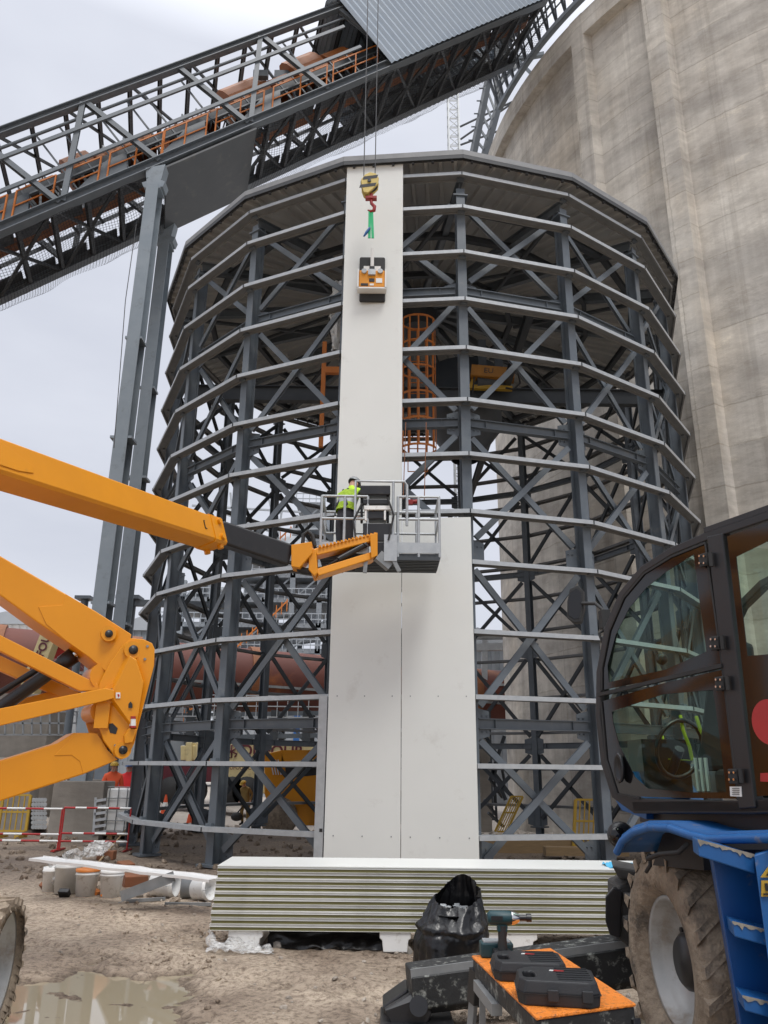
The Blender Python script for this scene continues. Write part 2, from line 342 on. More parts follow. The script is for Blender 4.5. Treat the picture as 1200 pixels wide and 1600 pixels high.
def netmat():
    m = bpy.data.materials.new('netting'); m.use_nodes = True; nt = m.node_tree; N = nt.nodes; L = nt.links; N.clear()
    o = N.new('ShaderNodeOutputMaterial'); t = N.new('ShaderNodeBsdfTransparent'); g = N.new('ShaderNodeBsdfDiffuse'); mx = N.new('ShaderNodeMixShader')
    g.inputs[0].default_value = (.05, .05, .055, 1); tc = N.new('ShaderNodeTexCoord'); outs = []
    for d in ('X', 'Y'):
        wv = N.new('ShaderNodeTexWave'); wv.bands_direction = d; wv.inputs['Scale'].default_value = 3.3; wv.inputs['Distortion'].default_value = .6; wv.inputs['Detail'].default_value = 1
        L.new(tc.outputs['UV'], wv.inputs[0]); c = N.new('ShaderNodeMath'); c.operation = 'GREATER_THAN'; c.inputs[1].default_value = .955; L.new(wv.outputs['Fac'], c.inputs[0]); outs.append(c)
    a = N.new('ShaderNodeMath'); a.operation = 'MAXIMUM'; L.new(outs[0].outputs[0], a.inputs[0]); L.new(outs[1].outputs[0], a.inputs[1])
    L.new(a.outputs[0], mx.inputs[0]); L.new(t.outputs[0], mx.inputs[1]); L.new(g.outputs[0], mx.inputs[2]); L.new(mx.outputs[0], o.inputs[0]); return m
M['net'] = netmat()

def mudmat():
    m = bpy.data.materials.new('mud'); m.use_nodes = True; nt = m.node_tree; N = nt.nodes; L = nt.links; b = N['Principled BSDF']
    tc = N.new('ShaderNodeTexCoord')
    def nz(scale, det=8, rough=.6, st=(1, 1, 1)):
        mp = N.new('ShaderNodeMapping'); mp.inputs['Scale'].default_value = st; L.new(tc.outputs['Object'], mp.inputs[0])
        n = N.new('ShaderNodeTexNoise'); n.inputs['Scale'].default_value = scale; n.inputs['Detail'].default_value = det; n.inputs['Roughness'].default_value = rough; L.new(mp.outputs[0], n.inputs[0]); return n
    a = nz(.7, 10, .6); r = N.new('ShaderNodeValToRGB'); r.color_ramp.elements[0].position = .36; r.color_ramp.elements[1].position = .6
    r.color_ramp.elements[0].color = (.25, .19, .14, 1); r.color_ramp.elements[1].color = (.50, .41, .315, 1); L.new(a.outputs[0], r.inputs[0])
    f = nz(17, 12, .8); r2 = N.new('ShaderNodeValToRGB'); r2.color_ramp.elements[0].position = .40; r2.color_ramp.elements[1].position = .54
    r2.color_ramp.elements[0].color = (.42, .38, .35, 1); r2.color_ramp.elements[1].color = (1.1, 1.1, 1.1, 1); L.new(f.outputs[0], r2.inputs[0])
    mx = N.new('ShaderNodeMix'); mx.data_type = 'RGBA'; mx.blend_type = 'MULTIPLY'; mx.inputs[0].default_value = 1
    L.new(r.outputs[0], mx.inputs[6]); L.new(r2.outputs[0], mx.inputs[7])
    # darker ground under and beyond the tower
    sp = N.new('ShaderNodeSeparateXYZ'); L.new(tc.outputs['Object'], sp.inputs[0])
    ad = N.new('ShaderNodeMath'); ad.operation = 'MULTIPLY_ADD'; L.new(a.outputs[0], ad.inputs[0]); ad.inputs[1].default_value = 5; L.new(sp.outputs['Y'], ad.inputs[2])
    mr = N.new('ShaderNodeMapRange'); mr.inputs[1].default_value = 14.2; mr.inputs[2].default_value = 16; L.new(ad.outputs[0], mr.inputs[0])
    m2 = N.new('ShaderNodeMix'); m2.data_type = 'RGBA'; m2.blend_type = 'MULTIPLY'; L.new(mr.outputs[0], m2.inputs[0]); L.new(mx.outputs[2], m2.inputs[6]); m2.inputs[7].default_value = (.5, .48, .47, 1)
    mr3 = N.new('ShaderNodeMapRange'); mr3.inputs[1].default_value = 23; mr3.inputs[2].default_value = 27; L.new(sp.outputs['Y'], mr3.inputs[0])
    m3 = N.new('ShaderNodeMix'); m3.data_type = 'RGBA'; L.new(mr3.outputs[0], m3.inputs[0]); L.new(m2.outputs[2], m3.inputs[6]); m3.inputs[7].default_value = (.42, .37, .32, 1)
    wet = N.new('ShaderNodeMapRange'); wet.inputs[1].default_value = -.052; wet.inputs[2].default_value = -.018; L.new(sp.outputs['Z'], wet.inputs[0])
    nr = N.new('ShaderNodeMath'); nr.operation = 'GREATER_THAN'; nr.inputs[1].default_value = 9.5; L.new(sp.outputs['Y'], nr.inputs[0])
    wm = N.new('ShaderNodeMath'); wm.operation = 'MAXIMUM'; L.new(wet.outputs[0], wm.inputs[0]); L.new(nr.outputs[0], wm.inputs[1])
    m5 = N.new('ShaderNodeMix'); m5.data_type = 'RGBA'; L.new(wm.outputs[0], m5.inputs[0]); m5.inputs[6].default_value = (.52, .49, .46, 1); m5.inputs[7].default_value = (1, 1, 1, 1)
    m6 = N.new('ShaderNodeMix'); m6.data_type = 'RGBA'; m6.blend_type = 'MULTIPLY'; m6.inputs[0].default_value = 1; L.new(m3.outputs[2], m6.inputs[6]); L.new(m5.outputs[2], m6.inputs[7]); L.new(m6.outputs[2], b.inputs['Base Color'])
    rr = N.new('ShaderNodeMapRange'); rr.inputs[1].default_value = .3; rr.inputs[2].default_value = .6; rr.inputs[3].default_value = .5; rr.inputs[4].default_value = .85; L.new(a.outputs[0], rr.inputs[0]); L.new(rr.outputs[0], b.inputs['Roughness'])
    g = nz(40, 8, .75); ad2 = N.new('ShaderNodeMath'); L.new(f.outputs[0], ad2.inputs[0]); L.new(g.outputs[0], ad2.inputs[1])
    bp = N.new('ShaderNodeBump'); bp.inputs['Strength'].default_value = .9; bp.inputs['Distance'].default_value = .022; L.new(ad2.outputs[0], bp.inputs['Height']); L.new(bp.outputs[0], b.inputs['Normal'])
    return m
M['mud'] = mudmat()
def watermat():
    m = bpy.data.materials.new('muddy_water'); m.use_nodes = True; b = m.node_tree.nodes['Principled BSDF']
    b.inputs['Base Color'].default_value = (.31, .265, .185, 1); b.inputs['Roughness'].default_value = .02; b.inputs['IOR'].default_value = 1.6
    b.inputs['Specular IOR Level'].default_value = .9
    return m
M['water'] = watermat()

# ------------------------------------------------------------------ ground
def sst(x, a, b): t = max(0, min(1, (x-a)/(b-a))); return t*t*(3-2*t)
PUD = atz(95, 1565, 0)
def pudd(x, y):
    dx = (x-PUD.x)/1.0; dy = (y-PUD.y)/1.25
    return dx*dx+dy*dy+.5*noise.noise(V((x*1.7, y*1.7, 3)))+.3*noise.noise(V((x*5, y*5, 3)))+.12*noise.noise(V((x*14, y*14, 3)))
RUTS = [(-6, 9.6, 1.2, 6.1, 1), (-6, 11.2, 2.5, 6.9, .8), (-2.6, 13.5, .6, 4.5, .7), (-1.1, 13.5, 1.9, 4.5, .6), (-5, 7.6, 1.0, 5.2, .8)]
def gz(x, y):
    z = -.55*sst(y, 18, 34)*sst(x, -9, -1)
    near = 1-sst(y, 14, 30)
    n1 = noise.noise(V((x*.5, y*.5, 0)))*.05; n2 = noise.noise(V((x*1.9, y*1.9, 5)))*.022
    n3 = noise.noise(V((x*6, y*6, 9))) if near > .2 else 0; n4 = noise.noise(V((x*15, y*15, 2)))
    rough = sst(noise.noise(V((x*.8, y*.8, 20))), -.25, .35)
    z += (n1*.5+n2+n3*.012*(0.4+rough)+n4*.014*(.25+rough))*(.35+.65*near)
    for (ax, ay, bx, by, dd) in RUTS:
        L2 = (bx-ax)**2+(by-ay)**2; t = ((x-ax)*(bx-ax)+(y-ay)*(by-ay))/L2
        if -.05 < t < 1.05:
            px, py = ax+(bx-ax)*t, ay+(by-ay)*t; q = math.hypot(x-px, y-py)+.06*noise.noise(V((x, y, 40)))
            if q < .34: z += dd*((-.030*(1-sst(q, .12, .2))+.018*math.exp(-((q-.24)/.05)**2))*(.7+.6*noise.noise(V((x*2, y*2, 8))))+(.010*math.copysign(1, math.sin(t*math.sqrt(L2)*2*math.pi/.16+q*9)) if q < .15 else 0)*.8)
    z -= .075*(1-sst(pudd(x, y), .55, 1.25))
    return z
def axis(lo, hi, step, far, n):
    a = []; x = lo
    while x <= hi: a.append(x); x += step
    l = [lo-(far)*(i/n)**2.5 for i in range(n, 0, -1)]; r = [a[-1]+far*(i/n)**2.5 for i in range(1, n+1)]
    return l+a+r
xs = axis(-5.5, 7, .045, 400, 40); ys = axis(3.2, 13.5, .045, 500, 60)
me = bpy.data.meshes.new('ground')
nx = len(xs)
me.from_pydata([(x, y, gz(x, y)) for y in ys for x in xs], [], [(j*nx+i, j*nx+i+1, (j+1)*nx+i+1, (j+1)*nx+i) for j in range(len(ys)-1) for i in range(nx-1)])
me.materials.append(M['mud']); me.polygons.foreach_set('use_smooth', [True]*len(me.polygons))
g = bpy.data.objects.new('ground', me); COL.objects.link(g); g['kind'] = 'structure'
m_ = MB(); wz = -.052
m_.add([V((PUD.x+1.9*math.cos(t), PUD.y+2.2*math.sin(t), wz)) for t in [2*math.pi*i/32 for i in range(32)]], [list(range(32))])
m_.build('puddle_water', M['water'], kind='structure')
# clods and stones
m_ = MB()
def clod(mb, x, y, r, z=None):
    M3 = Matrix.Rotation(random.random()*6, 3, 'Z') @ Matrix.Rotation(random.random()*2, 3, 'X')
    vs = [V(q).normalized() for q in ((1, 0, 0), (-1, 0, 0), (0, 1, 0), (0, -1, 0), (0, 0, 1), (0, 0, -1), (1, 1, 1), (-1, 1, 1), (1, -1, 1), (-1, -1, 1), (1, 1, -1), (-1, 1, -1), (1, -1, -1), (-1, -1, -1))]
    vs = [V((x, y, (gz(x, y) if z is None else z)+r*.2))+M3 @ V((q.x*r*random.uniform(.7, 1.3), q.y*r*random.uniform(.6, 1.1), q.z*r*random.uniform(.4, .8))) for q in vs]
    fs = [(0, 6, 2), (0, 2, 10), (0, 10, 12), (0, 12, 3), (0, 3, 8), (0, 8, 6), (8, 4, 6), (6, 4, 7), (6, 7, 2), (2, 7, 11), (2, 11, 10), (7, 4, 9), (9, 4, 8), (9, 8, 3), (9, 3, 13), (1, 7, 9), (1, 9, 13), (1, 13, 11), (1, 11, 7), (5, 10, 11), (5, 11, 13), (5, 13, 12), (5, 12, 10), (12, 13, 3)]
    f2 = []
    for f in fs: f2.append(f)
    mb.add(vs, [(0, 6, 8), (0, 8, 12), (0, 12, 10), (0, 10, 6), (1, 7, 9), (1, 9, 13), (1, 13, 11), (1, 11, 7), (2, 6, 7), (2, 7, 11), (2, 11, 10), (2, 10, 6), (3, 8, 9), (3, 9, 13), (3, 13, 12), (3, 12, 8), (4, 6, 7), (4, 7, 9), (4, 9, 8), (4, 8, 6), (5, 10, 11), (5, 11, 13), (5, 13, 12), (5, 12, 10)])
for i in range(17000):
    y = 4.2+random.random()**1.5*13; x = random.uniform(-.55, .55)*y*1.15+.3
    if pudd(x, y) < 1.1: continue
    d = noise.noise(V((x*.8, y*.8, 20)))
    if random.random() > .30+1.8*d: continue
    clod(m_, x, y, random.choice([.006, .008, .01, .012, .015, .02, .028])*random.uniform(.7, 1.3))
m_.build('clods', M['mud'], kind='stuff')
m_ = MB()
for i in range(900):
    y = 4.4+random.random()**1.3*9; x = random.uniform(-.55, .5)*y*1.1+.2
    if pudd(x, y) < 1.2: continue
    clod(m_, x, y, random.choice([.008, .012, .012, .018, .026]))
m_.build('pebbles', M['pebble'], kind='stuff')
m_ = MB()
for i in range(900):
    a = random.random()*6.28; r = 10*math.sqrt(random.random()); x, y = 1+r*math.cos(a), 20+r*math.sin(a)
    if abs(x) < 9: clod(m_, x, y, random.uniform(.03, .1))
m_.build('rubble', M['mud'], kind='stuff')

# ------------------------------------------------------------------ round steel tower
CX, CY, PH, RV = .9721, 19.9372, -.0956387, 6.9106
ZR = [13.2636, 12.4505, 11.3759, 10.2995, 9.2340, 8.1508, 7.0711, 5.9809, 5.0619, 3.8613, 2.7883, 1.7161, .6524]
def an(k): return PH+(k-.5)*R_(20)
def pt(k, r, z): a = an(k); return V((CX+r*math.sin(a), CY-r*math.cos(a), z))
def rad(k): a = an(k); return V((math.sin(a), -math.cos(a), 0))
T = thing('round_steel_tower', 'round grey steel frame tower with stacked rings of girts and crossed braces', 'tower', (CX, CY, 0))
C10 = math.cos(R_(10))
def seg(mb, k, prof, gap=.004):     # prof: (outer offset inwards, z)
    n = len(prof); a = [pt(k, RV-o/C10, z) for o, z in prof]; b = [pt(k+1, RV-o/C10, z) for o, z in prof]
    d = (b[0]-a[0]).normalized()*gap
    mb.add([q+d for q in a]+[q-d for q in b], [(i, (i+1) % n, n+(i+1) % n, n+i) for i in range(n)]+[list(range(n))[::-1], list(range(n, 2*n))])
KS = list(range(-8, 10))
HN = [0, 2.35, 5.28, 7.8, 10.62, 12.98]
for k in KS:
    mb = MB(); ra = rad(k)
    mb.hbar(pt(k, 6.57, -.35), pt(k, 6.57, 13.02), .175, .24, .022, up=ra)
    mb.box(pt(k, 6.57, .03), (.42, .42, .04), Matrix.Rotation(an(k), 3, 'Z'))
    mb.box(pt(k, 6.57, 12.85), (.3, .3, .03), Matrix.Rotation(an(k), 3, 'Z'))
    tang = V((math.cos(an(k)), math.sin(an(k)), 0))
    for h in HN[1:-1]+[.3]:
        for sgn in (-1, 1):
            n2 = (pt(k+sgn, 6.5, 0)-pt(k, 6.5, 0)).normalized()
            c = pt(k, 6.5, h)+n2*.2
            mb.prism([c-n2*.1+V((0, 0, -.26)), c+n2*.12+V((0, 0, -.2)), c+n2*.12+V((0, 0, .2)), c-n2*.1+V((0, 0, .26))], n2.cross(V((0, 0, 1)))*.014)
            for bz in (-.13, .13):
                q = c+n2*.03+V((0, 0, bz)); nn = ra
                for u in (-.03, .05): mb.tube(q+n2*u, q+n2*u+ra*.035, .014, 6)
    for z in ZR:      # cleats carrying the girts
        mb.box(pt(k, 6.72, z-.01), (.14, .09, .12), Matrix.Rotation(an(k), 3, 'Z'))
    mb.build('column', M['steel'], T)
# girts
def girt(mb, k, z):
    h = .075; d = .2; t = .006
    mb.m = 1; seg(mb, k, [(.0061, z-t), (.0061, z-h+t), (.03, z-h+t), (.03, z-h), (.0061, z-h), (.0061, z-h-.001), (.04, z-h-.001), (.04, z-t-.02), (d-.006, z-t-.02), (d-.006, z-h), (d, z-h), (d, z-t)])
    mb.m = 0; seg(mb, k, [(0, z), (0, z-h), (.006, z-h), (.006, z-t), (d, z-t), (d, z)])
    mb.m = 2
    for q in (k, k+1): c = pt(q, RV-.02, z-h/2); mb.box(c+rad(q)*.022, (.02, .012, h*.9), Matrix.Rotation(an(q), 3, 'Z'))
items = []
for k in KS:
    for z in ZR:
        c = (pt(k, RV, z)+pt(k+1, RV, z))/2
        items.append(((c-O3).length, k, z))
items.sort(); rest = MB()
for i, (d, k, z) in enumerate(items):
    if i < 100: mb = MB(); girt(mb, k, z); mb.build('girt', [M['galv'], M['girtshade'], M['darksteel']], T)
    else: girt(rest, k, z)
rest.build('girts', [M['galvdark'], M['girtshade'], M['darksteel']], T, kind='stuff')
# braces
items = []
for k in KS:
    for i in range(5):
        for s in (0, 1):
            z0, z1 = HN[i]+.12, HN[i+1]-.12
            a, b = (pt(k, 6.5, z0 if s else z1), pt(k+1, 6.5, z1 if s else z0))
            items.append((((a+b)/2-O3).length, a, b, s))
items.sort(key=lambda q: q[0]); rest = MB()
def brace(mb, a, b, s):
    n = ((a+b)/2-V((CX, CY, (a.z+b.z)/2))).normalized(); d = (b-a).normalized(); off = n*(.055 if s else -.03)
    a2, b2 = a+d*.22+off, b-d*.22+off
    mb.hbar(a2, b2, .11, .065, .012, up=n)
for i, (d, a, b, s) in enumerate(items):
    if i < 100: mb = MB(); brace(mb, a, b, s); mb.build('brace', M['steel2'], T)
    else: brace(rest, a, b, s)
rest.build('braces', M['darksteel'], T, kind='stuff')
for k in KS:
    for z in (2.35, 7.8, 10.66):
        mb = MB(); a, b = pt(k, 6.52, z), pt(k+1, 6.52, z); d = (b-a).normalized()
        mb.hbar(a+d*.12, b-d*.12, .13, .17, .014)
        n = rad(k)
        for q in (a+d*.42, b-d*.42): mb.box(q, (.012, .1, .15), Matrix.Rotation(an(k)+R_(10), 3, 'Z'))
        mb.build('ring_beam', M['steel'], T)
# roof
RZ = 13.62; RO = -.13; APX = 14.75
mb = MB()
for k in KS:
    o = RV-RO
    a, b, c = pt(k, o, RZ), pt(k+1, o, RZ), V((CX, CY, APX)); t = V((0, 0, -.05))
    mb.add([a, b, c, a+t, b+t, c+t], [(0, 1, 2), (5, 4, 3), (0, 3, 4, 1)])
    w_ = (b-a).length; dr = (b-a).normalized()
    mid = (a+b)/2
    for i in range(8):
        u = (i+.5)/8-.5; fr = 1-abs(u)*2     # ribs parallel to the sector's fall line
        p = mid+dr*w_*u+t; q = p+(c-mid)*fr*.97
        mb.prof(p, q, [(-.06, 0.004), (.06, 0.004), (.03, -.075), (-.03, -.075)])
roof = mb.build('roof', M['deck'], T)
mb = MB()
for k in KS: seg(mb, k, [(RO, RZ-.07), (RO-.03, RZ-.07), (RO-.03, RZ+.05), (RO+.1, RZ+.055), (RO+.1, RZ+.03), (RO, RZ+.02)], 0.002)
mb.build('fascia', M['rooftop'], roof)
mb = MB()
for k in KS: seg(mb, k, [(RO-.005, RZ-.16), (RO-.028, RZ-.16), (RO-.028, RZ-.0705), (RO-.005, RZ-.0705)], 0.002)
mb.build('gutter', M['roofblack'], roof)
mb = MB()
for k in KS:
    seg(mb, k, [(RO+.02, RZ-.16), (RO+.05, RZ-.16), (RO+.05, RZ-.075), (RO+.02, RZ-.075)], 0.002)
    a, b = pt(k, RV-RO-.03, RZ-.17), pt(k+1, RV-RO-.03, RZ-.17)
    for i in range(6): mb.box(a.lerp(b, (i+.5)/6), (.05, .05, .06))
mb.build('gutter_clips', M['roofblack'], roof)
for k in KS:
    mb = MB(); mb.hbar(pt(k, 6.6, 13.12), V((CX, CY, 14.35))+rad(k)*.5, .14, .24, .015); mb.build('roof_beam', M['steel'], T)
for r_, z_ in ((2.6, 13.86), (4.7, 13.45), (5.9, 13.22)):
    for k in KS:
        mb = MB(); mb.hbar(pt(k, r_, z_-.05), pt(k+1, r_, z_-.05), .12, .16, .012); mb.build('roof_purlin', M['darksteel'], T)
mb = MB(); mb.lathe((CX, CY, 13.7), (0, 0, 1), [(0, .0), (0, .55), (.75, .55), (.75, 0)], 18, False); mb.build('roof_hub', M['darksteel'], T)
for k in KS[::2]:
    mb = MB(); mb.bar(pt(k, 6.4, 13.0), pt(k+1, 2.7, 13.7), .08, .08); mb.bar(pt(k+1, 6.4, 13.0), pt(k, 2.7, 13.7), .08, .08); mb.build('roof_bracing', M['darksteel'], T)
# inner floor beams at the level of the hoist
for i, yy in enumerate((17.6,)):
    mb = MB(); h = math.sqrt(6.4**2-(yy-CY)**2); mb.hbar((CX-h, yy, 10.45), (CX+h, yy, 10.45), .2, .4, .02); mb.build('hoist_beam', M['darksteel'], T)
for xx in (3.0,):
    mb = MB(); h = math.sqrt(6.4**2-(xx-CX)**2); mb.hbar((xx, CY-h, 10.72), (xx, CY+h, 10.72), .15, .24, .015); mb.build('hoist_beam', M['darksteel'], T)

# wall panels on side 0
p0, p1 = pt(0, RV, 0), pt(1, RV, 0); D = (p1-p0).normalized(); NO = V((D.y, -D.x, 0))
HW = (p1-p0).length/2
def wallpanel(name, label, s0, s1, z0, z1, screws):
    mb = MB(); a = p0+D*s0+NO*.012+V((0, 0, z0)); b = p0+D*s1+NO*.012+V((0, 0, z0))
    mb.prism([a, b, b+V((0, 0, z1-z0)), a+V((0, 0, z1-z0))], NO*.06)
    o = mb.build(name, M['panel'], bevel=.004); tag(o, label, 'wall panel', 'white wall panels on the tower front')
    q = MB()
    for z in screws:
        for u in (.12, .5, .88):
            c = p0+D*(s0+(s1-s0)*u)+NO*.072+V((0, 0, z)); q.tube(c, c+NO*.006, .011, 8)
    if screws: q.build('screws', M['galvdark'], o)
    return o
wallpanel('wall_panel', 'long white wall panel hanging from the hook and vacuum lifter, reaching up to the roof', 0.035, HW-.004, 5.88, 13.66, ())
wallpanel('wall_panel', 'white wall panel fixed low on the tower, left of the seam, under the work basket', .0, HW-.005, .30, 5.86, (2.75, .62))
wallpanel('wall_panel', 'white wall panel fixed low on the tower, right of the seam, its top edge beside the work basket', HW+.005, 2*HW, .30, 5.80, (2.75, .62))
mb = MB(); a = p0-D*.16+V((0, 0, .25))+NO*.01
mb.prism([a, a+D*.14, a+D*.14+V((0, 0, 2.5)), a+V((0, 0, 2.5))], NO*.05)
fl = mb.build('corner_flashing', M['galv']); tag(fl, 'pale grey upright metal strip along the left edge of the lower white panels', 'flashing')
mb = MB(); c = a+D*.08+NO*.053+V((0, 0, .42)); mb.prism([c, c+D*.05, c+D*.05+V((0, 0, .05)), c+V((0, 0, .05))], NO*.003); mb.build('sticker', M['black'], fl)

# caged ladder
ly = 16.2; lt = aty(655, 503, ly); lb = aty(655, 702, ly)
t = thing('caged_ladder', 'orange ladder with round safety cage hanging inside the tower beside the tall white panel', 'ladder', (lt.x, ly, lb.z))
z0, z1 = lb.z, lt.z; cxl = lt.x-.03
mb = MB()
for sx in (-.22, .22): mb.bar((cxl+sx, ly+.35, z0-.4), (cxl+sx, ly+.35, z1), .05, .02)
zz = z0-.4
while zz < z1: mb.tube((cxl-.22, ly+.35, zz), (cxl+.22, ly+.35, zz), .012, 6); zz += .28
mb.build('ladder', M['cage'], t)
mb = MB(); zz = z0; hoops = []
while zz <= z1+.01:
    ps = [V((cxl+.4*math.cos(a), ly+.33*math.sin(a), zz)) for a in [math.pi*2*i/20 for i in range(21)]]
    for i in range(20): mb.bar(ps[i], ps[i+1], .012, .05)
    zz += (z1-z0)/5
for i in range(12):
    a = math.pi*2*i/12; x, y = cxl+.4*math.cos(a), ly+.33*math.sin(a)
    mb.bar((x, y, z0), (x, y, z1), .035, .012, up=(math.cos(a), math.sin(a), 0))
mb.build('safety_cage', M['cage'], t)
# hoist trolley
hp = aty(768, 590, 17.3)
t = thing('yellow_hoist', 'yellow electric hoist with lettering hanging under the tower roof on the right', 'hoist', hp)
mb = MB(); mb.bar(hp+V((-.5, 0, .14)), hp+V((.55, -.1, .0)), .3, .3); mb.build('housing', M['ochre'], t, bevel=.02)
mb = MB(); mb.bar(hp+V((-.55, .1, -.22)), hp+V((.5, .0, -.3)), .12, .1); mb.bar(hp+V((-.5, .1, -.2)), hp+V((-.35, .1, .2)), .1, .1); mb.build('frame', M['yellow'], t)
mb = MB(); mb.tube(hp+V((-.35, .15, -.05)), hp+V((.3, .15, -.05)), .22, 16); mb.build('drum', M['darksteel'], t)
mb = MB(); mb.bar(hp+V((-.2, .1, .2)), hp+V((-.2, .1, 1.1)), .08, .2); mb.bar(hp+V((.2, .1, .2)), hp+V((.2, .1, 1.1)), .08, .2); mb.build('hanger', M['darksteel'], t)
mb = MB(); mb.path([hp+V((.4, -.2, .05)), hp+V((.62, -.2, .1)), hp+V((.66, -.2, -.25)), hp+V((.5, -.2, -.42)), hp+V((.3, -.2, -.38))], .025); mb.path([hp+V((-.45, -.2, -.1)), hp+V((-.5, -.2, -.5)), hp+V((-.3, -.2, -.62))], .02); mb.build('cables', M['blackrub'], t)
text('lettering', 'EURO', .2, basis(hp+V((.05, -.2, .07)), (1, -.05, -.1), (0, 0, 1)), M['black'], t)
# orange jib arm behind left of panel
jp = aty(505, 600, 16.5)
t = thing('orange_davit', 'orange upright post with short arm inside the tower, left of the tall white panel', 'davit', jp)
mb = MB(); mb.bar(jp+V((0, 0, -1.6)), jp+V((0, 0, 1.1)), .1, .1); mb.build('post', M['cage'], t)
mb = MB(); mb.bar(jp+V((.05, 0, .35)), jp+V((.5, 0, .35)), .12, .16); mb.build('arm', M['cage'], t)
# equipment bin in the middle of the tower
t = thing('hanging_hopper', 'dark round hopper and grey duct hanging beneath the tower roof', 'hopper', (2.1, 19, 9.5))
mb = MB(); mb.lathe((2.1, 19.0, 10.2), (0, 0, 1), [(-.9, .35), (0, 1.0), (1.6, 1.0), (1.6, 0)], 24); mb.build('cone', M['darksteel'], t)
# wrapped plastic
mb = MB(); ps = []
a, b = aty(528, 442, 14.2), aty(524, 548, 14.2); n = 26; m2 = 14
vs = []
for i in range(n+1):
    c = a.lerp(b, i/n)
    for k in range(m2):
        th = 2*math.pi*k/m2; r = .17*(.75+.5*noise.noise(V((math.cos(th)*2, math.sin(th)*2, i*.35)))+.25*noise.noise(V((math.cos(th)*6, math.sin(th)*6, i*.9))))*(.6+.5*math.sin(math.pi*min(1, i/n*1.1+.05)))
        vs.append(c+V((r*math.cos(th), r*math.sin(th), 0)))
mb.add(vs, [(i*m2+k, i*m2+(k+1) % m2, (i+1)*m2+(k+1) % m2, (i+1)*m2+k) for i in range(n) for k in range(m2)], False)
o = mb.build('plastic_wrap', mat('wrap_film', (.45, .45, .43), (.62, .62, .6), .25)); tag(o, 'crumpled clear plastic wrapping hanging left of the tall white panel', 'plastic wrap')

# ------------------------------------------------------------------ concrete silo
SC = V((21.9, 33.3, 0)); SR = 16.6; SZ = 30.9; SB = -.8
t = thing('concrete_silo', 'huge round stained concrete silo with upright ribs rising behind the steel tower', 'silo', (SC.x, SC.y, SB))
mb = MB(); n = 160
mb.lathe((SC.x, SC.y, SB), (0, 0, 1), [(0, SR), (SZ-SB, SR)], n); mb.build('wall', M['silo'], t)
mb = MB(); mb.lathe((SC.x, SC.y, SZ), (0, 0, 1), [(-1.1, SR+.003), (-1.1, SR+.38), (.0, SR+.38), (.0, 0)], n, False); ro = mb.build('rim', M['silo'], t)
def cylang(x, y, r):
    v = ray(x, y); dx, dy = v.x, v.y; ox, oy = -SC.x, -SC.y
    A = dx*dx+dy*dy; B = 2*(ox*dx+oy*dy); C = ox*ox+oy*oy-r*r; s = (-B-math.sqrt(max(0, B*B-4*A*C)))/(2*A)
    q = O3+v*s; return math.atan2(q.x-SC.x, -(q.y-SC.y)), q.z
def rib(a0, a1, dep, z0, z1, name='rib'):
    mb = MB(); k = 6; vs = []
    f = lambda a, r, z: V((SC.x+r*math.sin(a), SC.y-r*math.cos(a), z))
    taper = .35*(a1-a0)*.5
    poly = [(a0-taper, SR-.05)]+[(a0+(a1-a0)*i/k, SR+dep) for i in range(k+1)]+[(a1+taper, SR-.05)]
    n = len(poly); vs = [f(a, r, z0) for a, r in poly]+[f(a, r, z1) for a, r in poly]
    mb.add(vs, [(i, (i+1) % n, n+(i+1) % n, n+i) for i in range(n)]+[list(range(n))[::-1], list(range(n, 2*n))]); mb.build(name, M['silo'], t)
for (xa, xb, yy, dep) in ((905, 925, 100, .385), (1022, 1052, 100, .42)):
    a0, a1 = cylang(xa, yy, SR)[0], cylang(xb, yy, SR)[0]; rib(a0, a1, dep, SB, SZ+.02)
    w_ = a1-a0; gap = a0
a0 = cylang(1037, 100, SR)[0]; a1 = cylang(915, 100, SR)[0]; st = a0-a1
for xx, yy, xw in ((735, 455, 0),):
    pass
# steel walkway round the silo rim
wk = thing('rim_walkway', 'dark steel walkway and framework clinging to the silo rim at the top of the picture', 'walkway', (SC.x-10, SC.y-10, SZ))
def arc(r, z, a0, a1, n): return [V((SC.x+r*math.sin(a0+(a1-a0)*i/n), SC.y-r*math.cos(a0+(a1-a0)*i/n), z)) for i in range(n+1)]
A0, A1 = R_(-76), R_(-30)
for (r, z, wd, nm) in ((SR+.55, SZ+.45, .22, 'ring_beam'), (SR+1.3, SZ+2.9, .2, 'ring_beam'), (SR+.7, SZ+1.6, .07, 'hand_rail'), (SR+.7, SZ+1.15, .05, 'hand_rail')):
    mb = MB(); ps = arc(r, z, A0, A1, 48)
    for i in range(48): mb.bar(ps[i], ps[i+1], wd, wd)
    mb.build(nm, M['steel'], wk)
pl, pu, pm = arc(SR+.55, SZ+.45, A0, A1, 26), arc(SR+1.3, SZ+2.9, A0, A1, 26), arc(SR+.7, SZ+1.6, A0, A1, 26)
mb = MB()
for i in range(27):
    mb.bar(pl[i], pu[i], .1, .1)
    if i < 26: mb.bar(pl[i], pu[i+1], .06, .06)
mb.build('posts', M['darksteel'], wk)
mb = MB(); i1, i2 = arc(SR+1.25, SZ+2.7, A0, A1, 48), arc(SR+.6, SZ+2.7, A0, A1, 48)
for i in range(48): mb.add([i1[i], i1[i+1], i2[i+1], i2[i], i1[i]+V((0, 0, .06)), i1[i+1]+V((0, 0, .06)), i2[i+1]+V((0, 0, .06)), i2[i]+V((0, 0, .06))], [(0, 1, 2, 3), (4, 5, 6, 7), (0, 1, 5, 4), (3, 2, 6, 7)])
mb.build('deck', M['darksteel'], wk)
lt_ = thing('access_frame', 'slanting dark steel frame with rungs between silo rim and conveyor gallery', 'steel frame', aty(745, 240, 33))
